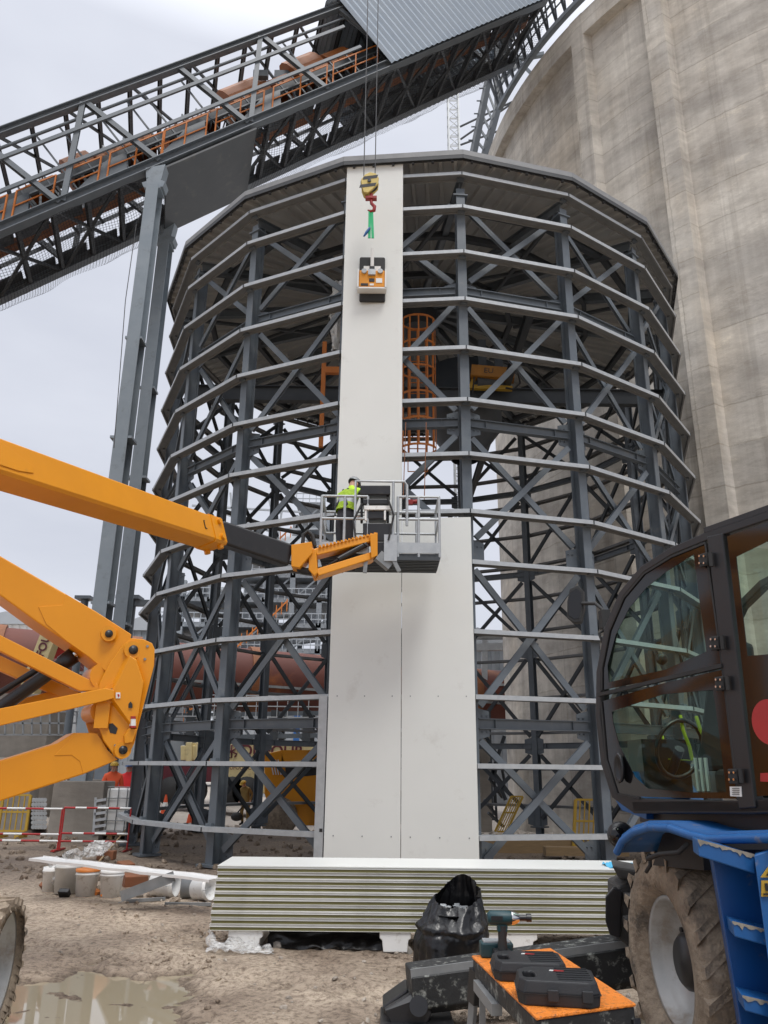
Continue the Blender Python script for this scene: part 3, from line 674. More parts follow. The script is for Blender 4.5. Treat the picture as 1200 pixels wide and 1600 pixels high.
mb = MB()
for (a, b) in (((768, 100), (735, 262)), ((783, 150), (752, 262))): mb.bar(aty(*a, 34), aty(*b, 33), .3, .3)
mb.bar(aty(773, 60, 34), aty(777, 175, 34), .25, .25)
mb.build('leg', M['darksteel'], lt_)
mb = MB()
for i in range(9):
    u = i/8; a = aty(768, 100, 34).lerp(aty(735, 262, 33), u); b = aty(783, 150, 34).lerp(aty(752, 262, 33), min(1, u*1.05)); mb.bar(a, b, .1, .1)
    mb.tube(a+V((-.4, 0, 0)), a, .04, 6)
mb.bar(aty(768, 100, 34), aty(850, 85, 33), .22, .22); mb.bar(aty(775, 60, 34), aty(845, 130, 33), .15, .15); mb.bar(aty(770, 140, 34), aty(810, 100, 34), .2, .2)
mb.build('rung', M['steel'], lt_)

# crane mast far behind
a, b = aty(708, 100, 55), aty(708, 260, 55)
t = thing('lattice_mast', 'slim grey lattice crane mast standing far behind the tower roof', 'crane mast', (a.x, 55, 0))
mb = MB(); wd = .9; X, Yb = (a.x+b.x)/2, 55
cs = [(X-wd/2, Yb-wd/2), (X+wd/2, Yb-wd/2), (X+wd/2, Yb+wd/2), (X-wd/2, Yb+wd/2)]
for c in cs: mb.bar((c[0], c[1], -.6), (c[0], c[1], a.z+1), .12)
z = 12; i = 0
while z < a.z:
    for j in range(4):
        c, d_ = cs[j], cs[(j+1) % 4]
        mb.bar((c[0], c[1], z), (d_[0], d_[1], z), .05); mb.bar((c[0], c[1], z), (d_[0], d_[1], z+1.0), .05)
    z += 1.0
mb.build('lattice', M['galv'], t)
mb = MB(); q = aty(719, 198, 55); mb.bar(q, q+V((5, -3, .3)), .12); mb.bar(q+V((0, 0, -1.4)), q+V((5, -3, .4)), .12); mb.bar(q+V((0, 0, -2)), q+V((4, -3, -2.8)), .12); mb.build('wall_tie', M['darksteel'], t)

# ------------------------------------------------------------------ conveyor gallery
G0 = aty(245, 256, 20); G1 = aty(600, 106, 22.0); GD = (G1-G0).normalized()
GW = V((-GD.y, GD.x, 0)).normalized(); GN = GD.cross(GW).normalized()
if GN.z < 0: GN = -GN
WID, HGT = 3.1, 2.9
def sx(x):       # distance along the near bottom chord at picture column x
    lo, hi = -30, 40
    for _ in range(50):
        m = (lo+hi)/2; p = G0+GD*m-O3
        c, s = math.cos(PITCH), math.sin(PITCH); d = p.y*c+p.z*s; u = -p.y*s+p.z*c; px = 600+F*(p.x/d*math.cos(ROLL)+u/d*math.sin(ROLL))
        if px < x: lo = m
        else: hi = m
    return lo
def gp(s, w_=0, h=0): return G0+GD*s+GW*w_+GN*h
SA, SE = sx(-160), sx(852)
t = thing('conveyor_gallery', 'long inclined steel truss conveyor gallery with orange handrails crossing the sky to the silo', 'conveyor gallery', gp(0))
for w_ in (0, WID):
    for h, nm, ss in ((0, 'bottom_chord', .34), (HGT, 'top_chord', .26)):
        mb = MB(); mb.hbar(gp(SA, w_, h), gp(SE, w_, h), ss, ss*.85, .025, up=GN); mb.build(nm, M['steel2'], t)
    for h in (HGT*.36, HGT*.7):
        mb = MB(); mb.bar(gp(SA, w_-.1 if w_ == 0 else w_+.1, h), gp(sx(590) if w_ == 0 else SE, w_-.1 if w_ == 0 else w_+.1, h), .08, .11, up=GN); mb.build('side_rail', M['steel2'], t)
nodes = [sx(x) for x in (95, 243, 385, 514)]; P = (nodes[3]-nodes[0])/3; nodes = [nodes[0]+P*i for i in range(-3, 9)]
toff = sx(22)-sx(92)
for w_ in (0, WID):
    for i, s in enumerate(nodes):
        if s+toff < SA or s > SE: continue
        mb = MB(); mb.hbar(gp(s, w_, .05), gp(s-P*.22, w_, HGT-.05), .16, .16, .014, up=GW); mb.build('diagonal', M['steel2'], t)
        mb = MB()
        if i % 2 == 1: mb.hbar(gp(s+.1, w_, .05), gp(s+P*.75, w_, HGT-.05), .16, .16, .014, up=GW); mb.build('diagonal', M['steel2'], t)
mb = MB()
s = SA; i = 0
while s < SE:
    mb.hbar(gp(s, 0, -.02), gp(s, WID, -.02), .12, .18, .012, up=GN)
    mb.hbar(gp(s, 0, HGT), gp(s, WID, HGT), .1, .14, .012, up=GN)
    if i % 2 == 0: mb.bar(gp(s, 0, -.05), gp(min(s+P*.66, SE), WID, -.05), .09); mb.bar(gp(s, WID, -.07), gp(min(s+P*.66, SE), 0, -.07), .09); mb.bar(gp(s, 0, HGT), gp(min(s+P*.66, SE), WID, HGT), .08)
    s += P/3; i += 1
mb.build('cross_beams', M['darksteel'], t)
mb = MB(); wv = 0
for (w0, w1) in ((.12, 1.0), (2.5, 3.2)):
    s = SA
    while s < SE:
        e_ = min(s+P/3-.12, SE); mb.prism([gp(s, w0, .12), gp(e_, w0, .12), gp(e_, w1, .12), gp(s, w1, .12)], GN*.05); s += P/3
mb.build('walkway_grating', M['darksteel'], t)
W1, W2, BH = .75, 1.85, 1.25
mb = MB()    # raised belt frame and idlers
for w_ in (W1, W2): mb.bar(gp(SA, w_, BH+.1), gp(SE, w_, BH+.1), .1, .2, up=GN)
s = SA
while s < SE:
    for w_ in (W1, W2): mb.bar(gp(s, w_, .1), gp(s, w_, BH), .08)
    mb.tube(gp(s, W1, BH+.2), gp(s, W2, BH+.2), .07, 8); mb.tube(gp(s, W1, BH-.35), gp(s, W2, BH-.35), .06, 8); s += .9
mb.build('belt_frame', M['darksteel'], t)
mb = MB(); mb.prism([gp(SA, 1.0, .25), gp(SE, 1.0, .25), gp(SE, 1.6, .25), gp(SA, 1.6, .25)], GN*.03)
mb.build('return_belt', M['rustbrown'], t)
M['cagehood'] = mat('hood_orange', (.36, .12, .025), (.26, .085, .02), .55, 0, 2)
def hood(s0, s1, tall, wd=0):
    mb = MB(); n = 8; pr = [(W1, BH+.1)]+[(1.3-.56*math.cos(math.pi*i/n), BH+.25+tall*math.sin(math.pi*i/n)) for i in range(n+1)]+[(W2, BH+.1)]
    mb.add([gp(s0, w_, h) for w_, h in pr]+[gp(s1, w_, h) for w_, h in pr], [(i, i+1, len(pr)+i+1, len(pr)+i) for i in range(len(pr)-1)]+[list(range(len(pr)))[::-1], list(range(len(pr), 2*len(pr)))])
    for k in range(int((s1-s0)/.35)):
        q = s0+k*.35; mb.bar(gp(q, W1-.02, BH+.05), gp(q, W1-.02, BH+.4), .03)
    mb.build('belt_hood', M['cagehood'], t)
for x0, x1, tl in ((-160, -60, .3), (-20, 40, .3), (82, 125, .2), (152, 190, .75), (194, 285, .35), (305, 388, .25), (412, 470, 1.0), (478, 505, .6), (515, 560, 1.1), (566, 600, .8)): hood(sx(x0), sx(x1), tl)
def rail(s0, s1, w_, base, lvl=False):
    mb = MB(); s = s0; n = max(1, round((s1-s0)/1.1)); up = V((0, 0, 1))
    for i in range(n+1):
        q = gp(s0+(s1-s0)*i/n, w_, base); mb.bar(q, q+up*1.05, .045)
    for h in (.5, 1.05): mb.bar(gp(s0, w_, base)+up*h, gp(s1, w_, base)+up*h, .035)
    mb.build('handrail', M['cage'], t)
for x0, x1 in ((-120, 10), (25, 88), (105, 160), (175, 260), (262, 330), (345, 420), (435, 520), (530, 600)): rail(sx(x0), sx(x1), .22, .3)
rail(SA, sx(520), 2.3, 1.0)
for x0 in (38, 195, 320, 440):        # grey landings / troughs stepping up
    mb = MB(); s0 = sx(x0); a = gp(s0-1.6, .25, .35); mb.prism([a, gp(s0, .25, .95), gp(s0+.7, .25, .95), gp(s0+.3, .25, .35)], GW*.35); mb.build('landing', M['steel'], t)
# corrugated cladding, upper part
CS0, CS1, CE = sx(606), sx(548), SE
mb = MB(); n = int((CE-CS0)/.27)
pts = []
top0 = 0
for i in range(n*2+2):
    s = CS0+(CE-CS0)*i/(n*2+1); off = -.24-(.07 if (i//1) % 2 else 0)
    pts.append((s, off))
vs = []; 
for s, off in pts: vs += [gp(s, off, -.12), gp(s-1.0*0, off, HGT+.15)]
mb.add(vs, [(2*i, 2*i+2, 2*i+3, 2*i+1) for i in range(len(pts)-1)])
cl = mb.build('cladding', mat('cladding_blue_grey', (.33, .39, .46), (.38, .44, .50), .4, .1, 1), t)
mb = MB()
s = CS0-.6; pts = []
n = int((CE-s)/.27)
for i in range(n*2+2): pts.append((s+(CE-s)*i/(n*2+1), HGT+.17+(.06 if i % 2 else 0)))
vs = []
for s_, h in pts: vs += [gp(s_, -.3, h), gp(s_, WID+.3, h)]
mb.add(vs, [(2*i, 2*i+2, 2*i+3, 2*i+1) for i in range(len(pts)-1)]); mb.build('roof_sheet', cl.data.materials[0], t)
mb = MB()
vs = []
for s_, h in pts: vs += [gp(s_, WID+.24+h-HGT-.17, -.1), gp(s_, WID+.24+h-HGT-.17, HGT+.15)]
mb.add(vs, [(2*i, 2*i+2, 2*i+3, 2*i+1) for i in range(len(pts)-1)]); mb.build('cladding', cl.data.materials[0], t, label='far side corrugated cladding of the gallery')
# steel sheet under the gallery
mb = MB(); s0, s1 = sx(250), sx(392)
mb.prism([gp(s0, -.1, -.25), gp(s1, -.1, -.25), gp(s1, WID+.1, -.3), gp(s0, WID+.1, -.3)], GN*-.06); mb.build('soffit_plate', mat('dark_plate', (.055, .063, .07), (.085, .092, .1), .5, 0, 1.2, dirt=(.15, .15, .14), dscale=2, damt=.4), t)
# nets
def net(s0, s1, sag, w0=-.15, w1=WID+.15, h0=-.35):
    nu, nv = int((s1-s0)/.3)+1, 12; vs = []; uv = []
    for i in range(nu+1):
        for j in range(nv+1):
            u, v = i/nu, j/nv; s = s0+(s1-s0)*u; w_ = w0+(w1-w0)*v
            bay = abs(math.sin(math.pi*(s-nodes[0])/P))
            h = h0-sag*(math.sin(math.pi*v)**.7)*(.35+.65*bay)+.1*noise.noise(V((s, w_, 0)))
            vs.append(gp(s, w_, h)); uv.append((s, w_))
    fs = [(i*(nv+1)+j, (i+1)*(nv+1)+j, (i+1)*(nv+1)+j+1, i*(nv+1)+j+1) for i in range(nu) for j in range(nv)]
    mb = MB(); mb.add(vs, fs, True); o = mb.build('safety_net', M['net'], t)
    ul = o.data.uv_layers.new(name='UVMap')
    for lp in o.data.loops: ul.data[lp.index].uv = uv[lp.vertex_index]
mb = MB(); random.seed(21)      # small fittings, cable trays and brackets along the belt
mb.bar(gp(SA, .45, 1.0), gp(SE, .45, 1.0), .12, .05, up=GN); mb.bar(gp(SA, 2.5, 1.6), gp(SE, 2.5, 1.6), .2, .06, up=GN); mb.tube(gp(SA, .1, HGT-.4), gp(SE, .1, HGT-.4), .05, 6); mb.tube(gp(SA, 2.9, 2.2), gp(SE, 2.9, 2.2), .06, 6)
s = SA
while s < SE:
    mb.bar(gp(s, .45, .1), gp(s, .45, HGT*random.choice((.35, .5, .95))), .05); mb.bar(gp(s, .45, 1.0), gp(s+.5, W2+.2, 1.7), .05)
    if random.random() < .5: mb.box(gp(s+.3, random.uniform(.5, 2.6), random.uniform(1.3, 2.2)), (random.uniform(.2, .6), .2, random.uniform(.15, .4)))
    if random.random() < .4: mb.bar(gp(s, .3, .2), gp(s+1.2, 1.4, 2.3), .06)
    s += random.uniform(.5, 1.0)
mb.build('cable_trays', M['steel'], t)
net(SA, sx(246), .55); net(sx(392), SE-.3, .6)
# support columns
for i, (px, py, Yc, topz) in enumerate(((232, 300, 20.0, 0), (238, 420, 20.0+WID, 0))):
    s = 0.0
    base_top = gp((-.12, .35)[i], .0 if i == 0 else WID, -.2)
    X, Yb, zt = base_top.x, base_top.y, base_top.z
    t2 = thing('gallery_column', ('tall grey steel column under the near side of the conveyor gallery', 'tall grey steel column under the far side of the gallery, partly hidden by its near twin')[i], 'column', (X, Yb, 1.2), 'columns carrying the conveyor gallery')
    mb = MB(); mb.hbar((X, Yb, 1.2), (X, Yb, zt-.75), .37, .52, .03, up=(0, 1, 0))
    for z in (5.6, 10.2, 13.3, zt-.85): mb.box((X, Yb, z), (.6 if z == 10.2 else .48, .5, .07))
    mb.build('shaft', M['colsteel'], t2)
    mb = MB(); mb.prism([(X-.3, Yb-.2, zt-.8), (X+.3, Yb-.2, zt-.8), (X+.36, Yb-.2, zt-.6), (X+.22, Yb-.2, zt-.55), (X+.3, Yb-.2, zt+.05), (X-.3, Yb-.2, zt-.1), (X-.22, Yb-.2, zt-.6), (X-.36, Yb-.2, zt-.65)], (0, .4, 0)); mb.build('cap_bracket', M['colsteel'], t2)
    mb = MB()
    for z in (5.6, 7.9, 13.3):
        for k in range(6): mb.box((X-.17+.068*k, Yb-.24, z), (.03, .03, .09))
    mb.build('splice_bolts', M['darksteel'], t2)
    t3 = MB(); t3.box((X+.1, Yb+.0, .4), (1.2, .8, 1.75)); o = t3.build('concrete_plinth', M['conc'], bevel=.02)
    tag(o, ('grey concrete plinth carrying the near gallery column, behind the red and white barrier', 'grey concrete plinth under the far gallery column, hidden behind the near plinth')[i], 'plinth')
t2 = thing('column_stub', 'short steel frame with round cap between gallery column and tower', 'steel frame', aty(205, 960, 24))
mb = MB(); a = aty(203, 935, 25); mb.tube((a.x, 25, -.3), a, .22, 12); mb.box(a, (.75, .6, .12)); mb.bar(a+V((.2, 0, -.15)), a+V((3.2, 0, -.2)), .2, .2); b_ = aty(133, 935, 25); mb.tube((b_.x, 25, -.3), b_, .12); mb.box(b_, (.5, .5, .1)); mb.bar(b_+V((0, 0, -.8)), a+V((0, 0, -.8)), .15)
mb.build('post', M['steel'], t2)
# slack line by the column
mb = MB(); mb.path([aty(213, 350, 19), aty(196, 470, 18.9), aty(186, 600, 18.9), aty(178, 700, 18.9)], .012, 5); o = mb.build('hanging_line', M['rope']); tag(o, 'thin dark line hanging down beside the tall gallery column', 'rope')

# ------------------------------------------------------------------ people
def skin_mesh(nodes, edges, sub=2):     # nodes: name -> (pos, radius, radius2)
    names = list(nodes); me = bpy.data.meshes.new('body'); me.from_pydata([nodes[n][0] for n in names], [(names.index(a), names.index(b)) for a, b in edges], [])
    o = bpy.data.objects.new('tmp', me); COL.objects.link(o)
    md = o.modifiers.new('s', 'SKIN'); md.use_smooth_shade = True
    for i, n in enumerate(names):
        r = nodes[n][1]; r2 = nodes[n][2] if len(nodes[n]) > 2 else r
        me.skin_vertices[0].data[i].radius = (r, r2); me.skin_vertices[0].data[i].use_root = (i == 0)
    ss = o.modifiers.new('u', 'SUBSURF'); ss.levels = sub; ss.render_levels = sub
    dg = bpy.context.evaluated_depsgraph_get(); m2 = bpy.data.meshes.new_from_object(o.evaluated_get(dg)); bpy.data.objects.remove(o)
    return m2
EDG = [('pelvis', 'spine'), ('spine', 'chest'), ('chest', 'neck'), ('neck', 'head'), ('head', 'crown')]
for s_ in 'LR': EDG += [('chest', 'sh'+s_), ('sh'+s_, 'el'+s_), ('el'+s_, 'wr'+s_), ('wr'+s_, 'hand'+s_), ('pelvis', 'hip'+s_), ('hip'+s_, 'kn'+s_), ('kn'+s_, 'an'+s_), ('an'+s_, 'toe'+s_)]
def person(label, loc, rz, pose, top, legs, helmet, arms=None, vest=None, sc=1.0, group=None):
    J = dict(pelvis=(0, 0, .95), spine=(0, .0, 1.14), chest=(0, .0, 1.36), neck=(0, .01, 1.50), head=(0, .03, 1.60), crown=(0, .03, 1.70))
    for s_, k in (('L', -1), ('R', 1)):
        J.update({'sh'+s_: (.18*k, 0, 1.40), 'el'+s_: (.24*k, -.02, 1.14), 'wr'+s_: (.25*k, .08, .92), 'hand'+s_: (.25*k, .12, .85),
                  'hip'+s_: (.09*k, 0, .90), 'kn'+s_: (.10*k, .02, .49), 'an'+s_: (.10*k, -.02, .09), 'toe'+s_: (.12*k, .16, .04)})
    J.update(pose)
    R = dict(pelvis=(.15, .115), spine=(.145, .11), chest=(.165, .12), neck=(.058, .06), head=(.078, .092), crown=(.06, .07))
    for s_ in 'LR': R.update({'sh'+s_: (.07, .07), 'el'+s_: (.05, .05), 'wr'+s_: (.034, .034), 'hand'+s_: (.036, .022), 'hip'+s_: (.098, .098), 'kn'+s_: (.068, .068), 'an'+s_: (.05, .055), 'toe'+s_: (.045, .032)})
    root = thing('person', label, 'person', loc, group); root.rotation_euler = (0, 0, rz)
    me = skin_mesh({n: (J[n], *R[n]) for n in J}, EDG)
    # fingers and thumb, nose and ears joined into the same body
    bm = bmesh.new(); bm.from_mesh(me); ex = MB()
    for s_, k in (('L', -1), ('R', 1)):
        h = V(J['hand'+s_]); d = (h-V(J['wr'+s_])).normalized(); a = d.cross(V((0, 0, 1)))
        a = a.normalized() if a.length > .1 else V((1, 0, 0)); b = a.cross(d)
        for f in range(4):
            st_ = h+a*(f-1.5)*.019+d*.015; l = (.07, .08, .075, .058)[f]
            ex.path([st_, st_+d*l*.5-b*.006, st_+d*l*.8-b*.022, st_+d*l*.85-b*.04], [.0095, .009, .008, .006], 6)
        ex.path([h-d*.04+a*.03*k, h-d*.01+a*.055*k, h+d*.025+a*.06*k-b*.012], [.011, .01, .007], 6)
    hd = V(J['head']); up = (V(J['crown'])-hd).normalized(); fw = V((0, 1, 0)); fw = (fw-up*fw.dot(up)).normalized(); si = fw.cross(up)
    ex.path([hd+fw*.085+up*.03, hd+fw*.112-up*.005, hd+fw*.09-up*.015], [.008, .014, .008], 6)
    for k in (-1, 1): ex.sphere(hd+si*.082*k, .026, 6, 5, (.4, .8, 1.2)); 
    nb = len(bm.faces)
    ob = ex.build('x', M['skin']); t2 = ob.data; bm.from_mesh(t2); bpy.data.objects.remove(ob)
    bm.to_mesh(me); bm.free()
    me.materials.clear()
    for m in (top, legs, M['skin'], M['blackrub'], arms or top): me.materials.append(m)
    def near(c):
        best = None
        for a, b in EDG:
            A, B = V(J[a]), V(J[b]); t = max(0, min(1, (c-A).dot(B-A)/((B-A).length_squared+1e-9))); d = (A+(B-A)*t-c).length
            if best is None or d < best[0]: best = (d, a, b, t)
        return best
    for i, p in enumerate(me.polygons):
        p.use_smooth = True
        if i >= nb: p.material_index = 2; continue
        _, a, b, t = near(p.center)
        if b in ('crown', 'head') or a == 'head': p.material_index = 2 if not (b == 'head' and t < .2) else 0
        elif b[:4] == 'hand': p.material_index = 2
        elif b[:2] in ('el', 'wr'): p.material_index = 4
        elif b[:3] == 'toe' or (b[:2] == 'an' and t > .8): p.material_index = 3
        elif b[:3] == 'hip' or b[:2] in ('kn', 'an') or (a == 'pelvis' and t < .35): p.material_index = 1
        else: p.material_index = 0
    bo = bpy.data.objects.new('body', me); COL.objects.link(bo); bo.parent = root
    # helmet
    base = hd+up*.045
    Mh = Matrix((si, fw, up)).transposed()
    mb = MB(); vs = []; n = 16
    rows = [(0, .108), (.035, .108), (.07, .09), (.10, .055), (.112, .0)]
    for h, r in rows: vs += [base+Mh @ V((r*math.cos(6.2832*i/n), r*1.12*math.sin(6.2832*i/n), h)) for i in range(n)]
    mb.add(vs, [(j*n+i, j*n+(i+1) % n, (j+1)*n+(i+1) % n, (j+1)*n+i) for j in range(4) for i in range(n)], True)
    mb.prism([base+Mh @ V((x, y, 0)) for x, y in ((-.1, .05), (-.07, .15), (0, .175), (.07, .15), (.1, .05))], up*.008)
    off = V(loc)
    mb.v = [q+off for q in mb.v]; mb.build('helmet', helmet, root)
    if vest:
        # waistcoat: a sleeveless shell a little outside the chest
        mb = MB(); sp_, ch, ne, pe = V(J['spine']), V(J['chest']), V(J['neck']), V(J['pelvis'])
        rows = [(pe.lerp(sp_, .35), .18, .145), (sp_, .178, .14), (sp_.lerp(ch, .5), .19, .145), (ch, .20, .148), (ch.lerp(ne, .45), .16, .12), (ch.lerp(ne, .75), .095, .09)]
        n = 20; vs = []
        ax = (ch-sp_).normalized(); fx = V((1, 0, 0)); fy = ax.cross(fx).normalized()
        for c, rx, ry in rows: vs += [c+fx*rx*math.cos(6.2832*i/n)+fy*ry*math.sin(6.2832*i/n)+off for i in range(n)]
        mb.add(vs, [(j*n+i, j*n+(i+1) % n, (j+1)*n+(i+1) % n, (j+1)*n+i) for j in range(len(rows)-1) for i in range(n)], True)
        for q in range(len(mb.mi)): mb.mi[q] = 1 if q//n in (1,) else 0
        mb.build('safety_vest', [vest, M['galv']], root)
        hb_ = MB()
        for k in (-1, 1): hb_.bar(sp_+fx*.13*k-fy*.135*0+V((0, -.15, -.05))+off, ne.lerp(ch, .5)-fx*.06*k+V((0, -.13, .02))+off, .035, .012, up=(0, -1, 0))
        hb_.build('harness_strap', M['black'], root)
    root.scale = (sc,)*3
    return root

# ------------------------------------------------------------------ stack of wall panels in front
SY = 8.12
sa = aty(326, 1461, SY); sb = aty(962, 1468, SY)
sdir = (V((sb.x, sb.y+.02, 0))-V((sa.x, sa.y, 0))).normalized(); sbk = V((-sdir.y, sdir.x, 0)); z = .17; NL = 10; LH = .0555
names = ['lowest', 'second from the bottom', 'third from the bottom', 'fourth from the bottom', 'fifth from the bottom', 'fifth from the top', 'fourth from the top', 'third from the top', 'second from the top', 'topmost']
for i in range(NL):
    p = V((sa.x, sa.y, z+LH*i))+sbk*random.uniform(-.004, .006)+sdir*(random.uniform(-.006, .006)+.0045*i)
    Lg = 5.4; Wd = .8
    o = thing('sandwich_panel', 'white faced sandwich panel with olive core, %s in the long flat stack' % names[i], 'panel', p+V((0, 0, 0)), 'panels lying in the long stack')
    def slab(mb, z0, z1, inset, inb=0):
        a = p+V((0, 0, z0))+sbk*inset+sdir*inset*.5; mb.prism([a, a+sdir*(Lg-inset), a+sdir*(Lg-inset)+sbk*(Wd-2*inset), a+sbk*(Wd-2*inset)], V((0, 0, z1-z0)))
    mb = MB(); slab(mb, .003, .030, .010); mb.build('core', M['core'], o)
    mb = MB(); slab(mb, 0, .003, .0); slab(mb, .030, .033, .001); mb.build('lower_facing', M['coremetal'], o)
    mb = MB(); slab(mb, .033, .0445, .006+.004*(i % 2)); slab(mb, .0445, .0475, .016); slab(mb, .0475, .0505, .0); slab(mb, .0505, .0555 if i == 9 else .0545, .004); mb.build('upper_facing', M['coremetal' if i < 9 else 'panel'], o)
for i, (x0, x1, lab) in enumerate(((356, 410, 'left'), (593, 642, 'middle'), (757, 840, 'right'))):
    a, b = aty(x0, 1470, SY+.03), aty(x1, 1470, SY+.03); mb = MB(); c = (a+b)/2; wd = (b.x-a.x)
    mb.prism([(c.x-wd*.38, a.y, .0), (c.x+wd*.38, a.y, 0), (c.x+wd*.42, a.y, .1), (c.x+wd/2, a.y, .115), (c.x+wd/2, a.y, .168), (c.x-wd/2, a.y, .168), (c.x-wd/2, a.y, .115), (c.x-wd*.42, a.y, .1)], (0, .85, 0))
    o = mb.build('foam_block', M['white'], bevel=.008); tag(o, 'white foam block under the %s part of the panel stack' % lab, 'foam block', 'white foam blocks under the panel stack')
def crumple(name, c, ux, uy, nx, ny, amp, m, fn=None, seed=0, solid=.0):
    mb = MB(); vs = []
    for j in range(ny+1):
        for i in range(nx+1):
            u, v = i/nx, j/ny; q = V(c)+V(ux)*u+V(uy)*v
            q += V((noise.noise(V((u*5+seed, v*5, 1)))*amp, noise.noise(V((u*5+seed, v*5, 7)))*amp, abs(noise.noise(V((u*7+seed, v*7, 3))))*amp*1.6))
            if fn: q += fn(u, v)
            vs.append(q)
    mb.add(vs, [(j*(nx+1)+i, j*(nx+1)+i+1, (j+1)*(nx+1)+i+1, (j+1)*(nx+1)+i) for j in range(ny) for i in range(nx)], True)
    return mb.build(name, m)
a = aty(322, 1482, SY-.12); o = crumple('plastic_sheet', (a.x, a.y, .01), (.62, -.03, .0), (-.03, .14, .15), 20, 7, .05, M['film'], fn=lambda u, v: V((0, -.08*v*math.sin(u*9), -.15*v*(.75*u+.35*math.sin(u*7)**2))), seed=3); tag(o, 'crumpled clear plastic sheet under the left end of the panel stack', 'plastic sheet')
a = aty(415, 1480, SY); o = crumple('black_film', (a.x, a.y+.1, .0), (1.25, 0, 0), (0, .12, .15), 40, 8, .04, M['bag'], seed=9); tag(o, 'black plastic film lying in the gap under the panel stack', 'plastic film')
for i, (x, y, r) in enumerate(((433, 1483, .06), (405, 1481, .045), (637, 1487, .055), (830, 1490, .06))):
    q = atz(x, y, 0); mb = MB(); clod(mb, q.x, q.y, r); o = mb.build('stone', M['conc']); tag(o, ('flat pale stone left of the black film gap', 'small stone against the left foam block', 'small stone beside the middle foam block', 'stone by the right foam block')[i], 'stone')
a = aty(975, 1362, SY); o = crumple('blue_sheet', (a.x-.1, a.y+.1, .725), (.42, 0, .0), (0, .3, 0), 16, 8, .04, M['tarpblue'], seed=5); tag(o, 'light blue plastic sheet lying on the right end of the panel stack', 'plastic sheet')

# ------------------------------------------------------------------ white strip and buckets on the left
BY = 11.3
a, b = aty(45, 1341, 11.0), aty(327, 1374, 9.9)
mb = MB(); d = (b-a).normalized(); s_ = V((-d.y, d.x, 0)).normalized(); sidev = s_
nn_ = 14
for i in range(nn_):
    q0, q1 = a.lerp(b, i/nn_), a.lerp(b, (i+1)/nn_); o0, o1 = [V((0, 0, .02*noise.noise(V((j*.7, 3, 1))))) for j in (i, i+1)]
    mb.add([q0+o0, q1+o1, q1+o1+sidev*.24, q0+o0+sidev*.24, q0+o0+V((0, 0, -.03)), q1+o1+V((0, 0, -.03)), q1+o1+sidev*.24+V((0, 0, .012)), q0+o0+sidev*.24+V((0, 0, .012))], [(0, 1, 2, 3), (4, 5, 1, 0), (3, 2, 6, 7)])
o = mb.build('metal_strip', M['whitesheet']); tag(o, 'long bright white metal strip lying slantwise across the row of buckets', 'metal strip')
def bucket(x, y, label, lid=None, tilt=None, r=.15, h=.33, m=None):
    c = atz(x, y, 0); t = thing('bucket', label, 'bucket', c, 'buckets along the white metal strip'); m = m or M['white']
    up = V(tilt or (0, 0, 1)).normalized()
    base = c+(V((0, 0, 0)) if up.z > .8 else V((0, 0, r)))
    mb = MB(); mb.lathe(base, up, [(0, 0), (0, r*.85), (h*.8, r*.98), (h*.82, r*1.05), (h*.86, r*1.05), (h*.88, r), (h, r), (h, r*.96), (.02, r*.82), (.02, 0)], 24); mb.build('shell', m, t)
    if lid: mb = MB(); mb.lathe(base+up*h, up, [(-.02, r*1.06), (.012, r*1.06), (.016, r*.9), (.008, 0)], 24); mb.build('lid', lid, t)
    sd_ = V((1, 0, 0)) if abs(up.x) < .7 else V((0, 1, 0)); fwd = V((0, -1, 0)); ps = [base+up*(h*.85)+sd_*r*1.05*math.cos(q)+(fwd*.9-up*.5)*r*math.sin(q)*.8 for q in [math.pi*i/12 for i in range(13)]]
    mb = MB(); mb.path(ps, .004, 5); mb.build('handle', M['galv'], t); return t
bucket(78, 1392, 'small white bucket at the far left end of the row', None, None, .12, .3)
bucket(101, 1395, 'white bucket half wrapped in clear film, second from the left', None, None, .16, .38, M['coremetal'])
bucket(133, 1399, 'white bucket with orange rim lid, upright in the row', M['cage'], None, .145, .31)
bucket(172, 1401, 'white bucket with plain white lid, right of the orange lidded one', M['white'], None, .145, .31)
bucket(236, 1402, 'white bucket lying on its side behind the grey angle bar', None, (1, -.15, .05), .15, .33)
bucket(282, 1405, 'grey bucket lying on its side in the row', None, (1, .1, 0), .14, .28, M['galvdark'])
bucket(303, 1408, 'torn white bucket lying on its side beside the panel stack', None, (.9, -.4, .1), .14, .25)
a = atz(90, 1390, 0); o = crumple('clear_film', (a.x-.1, a.y-.22, .05), (.42, -.02, .1), (0, .1, .32), 16, 14, .1, M['film'], seed=2); tag(o, 'clear film bunched round the buckets at the left', 'plastic film')
a = atz(140, 1345, 0); o = crumple('film_bundle', (a.x-.2, a.y, .05), (.45, -.02, .0), (.1, .2, .22), 12, 9, .09, M['film'], seed=12); tag(o, 'crumpled clear film lying behind the white strip', 'plastic film')
mb = MB(); a, b = aty(186, 1402, 10.2), aty(270, 1370, 10.1); mb.prof(a, b, [(-.05, -.06), (.05, -.06), (.05, -.05), (-.04, -.05), (-.04, .06), (-.05, .06)]); o = mb.build('angle_bar', M['galvdark']); tag(o, 'grey steel angle bar leaning on the buckets', 'steel bar')
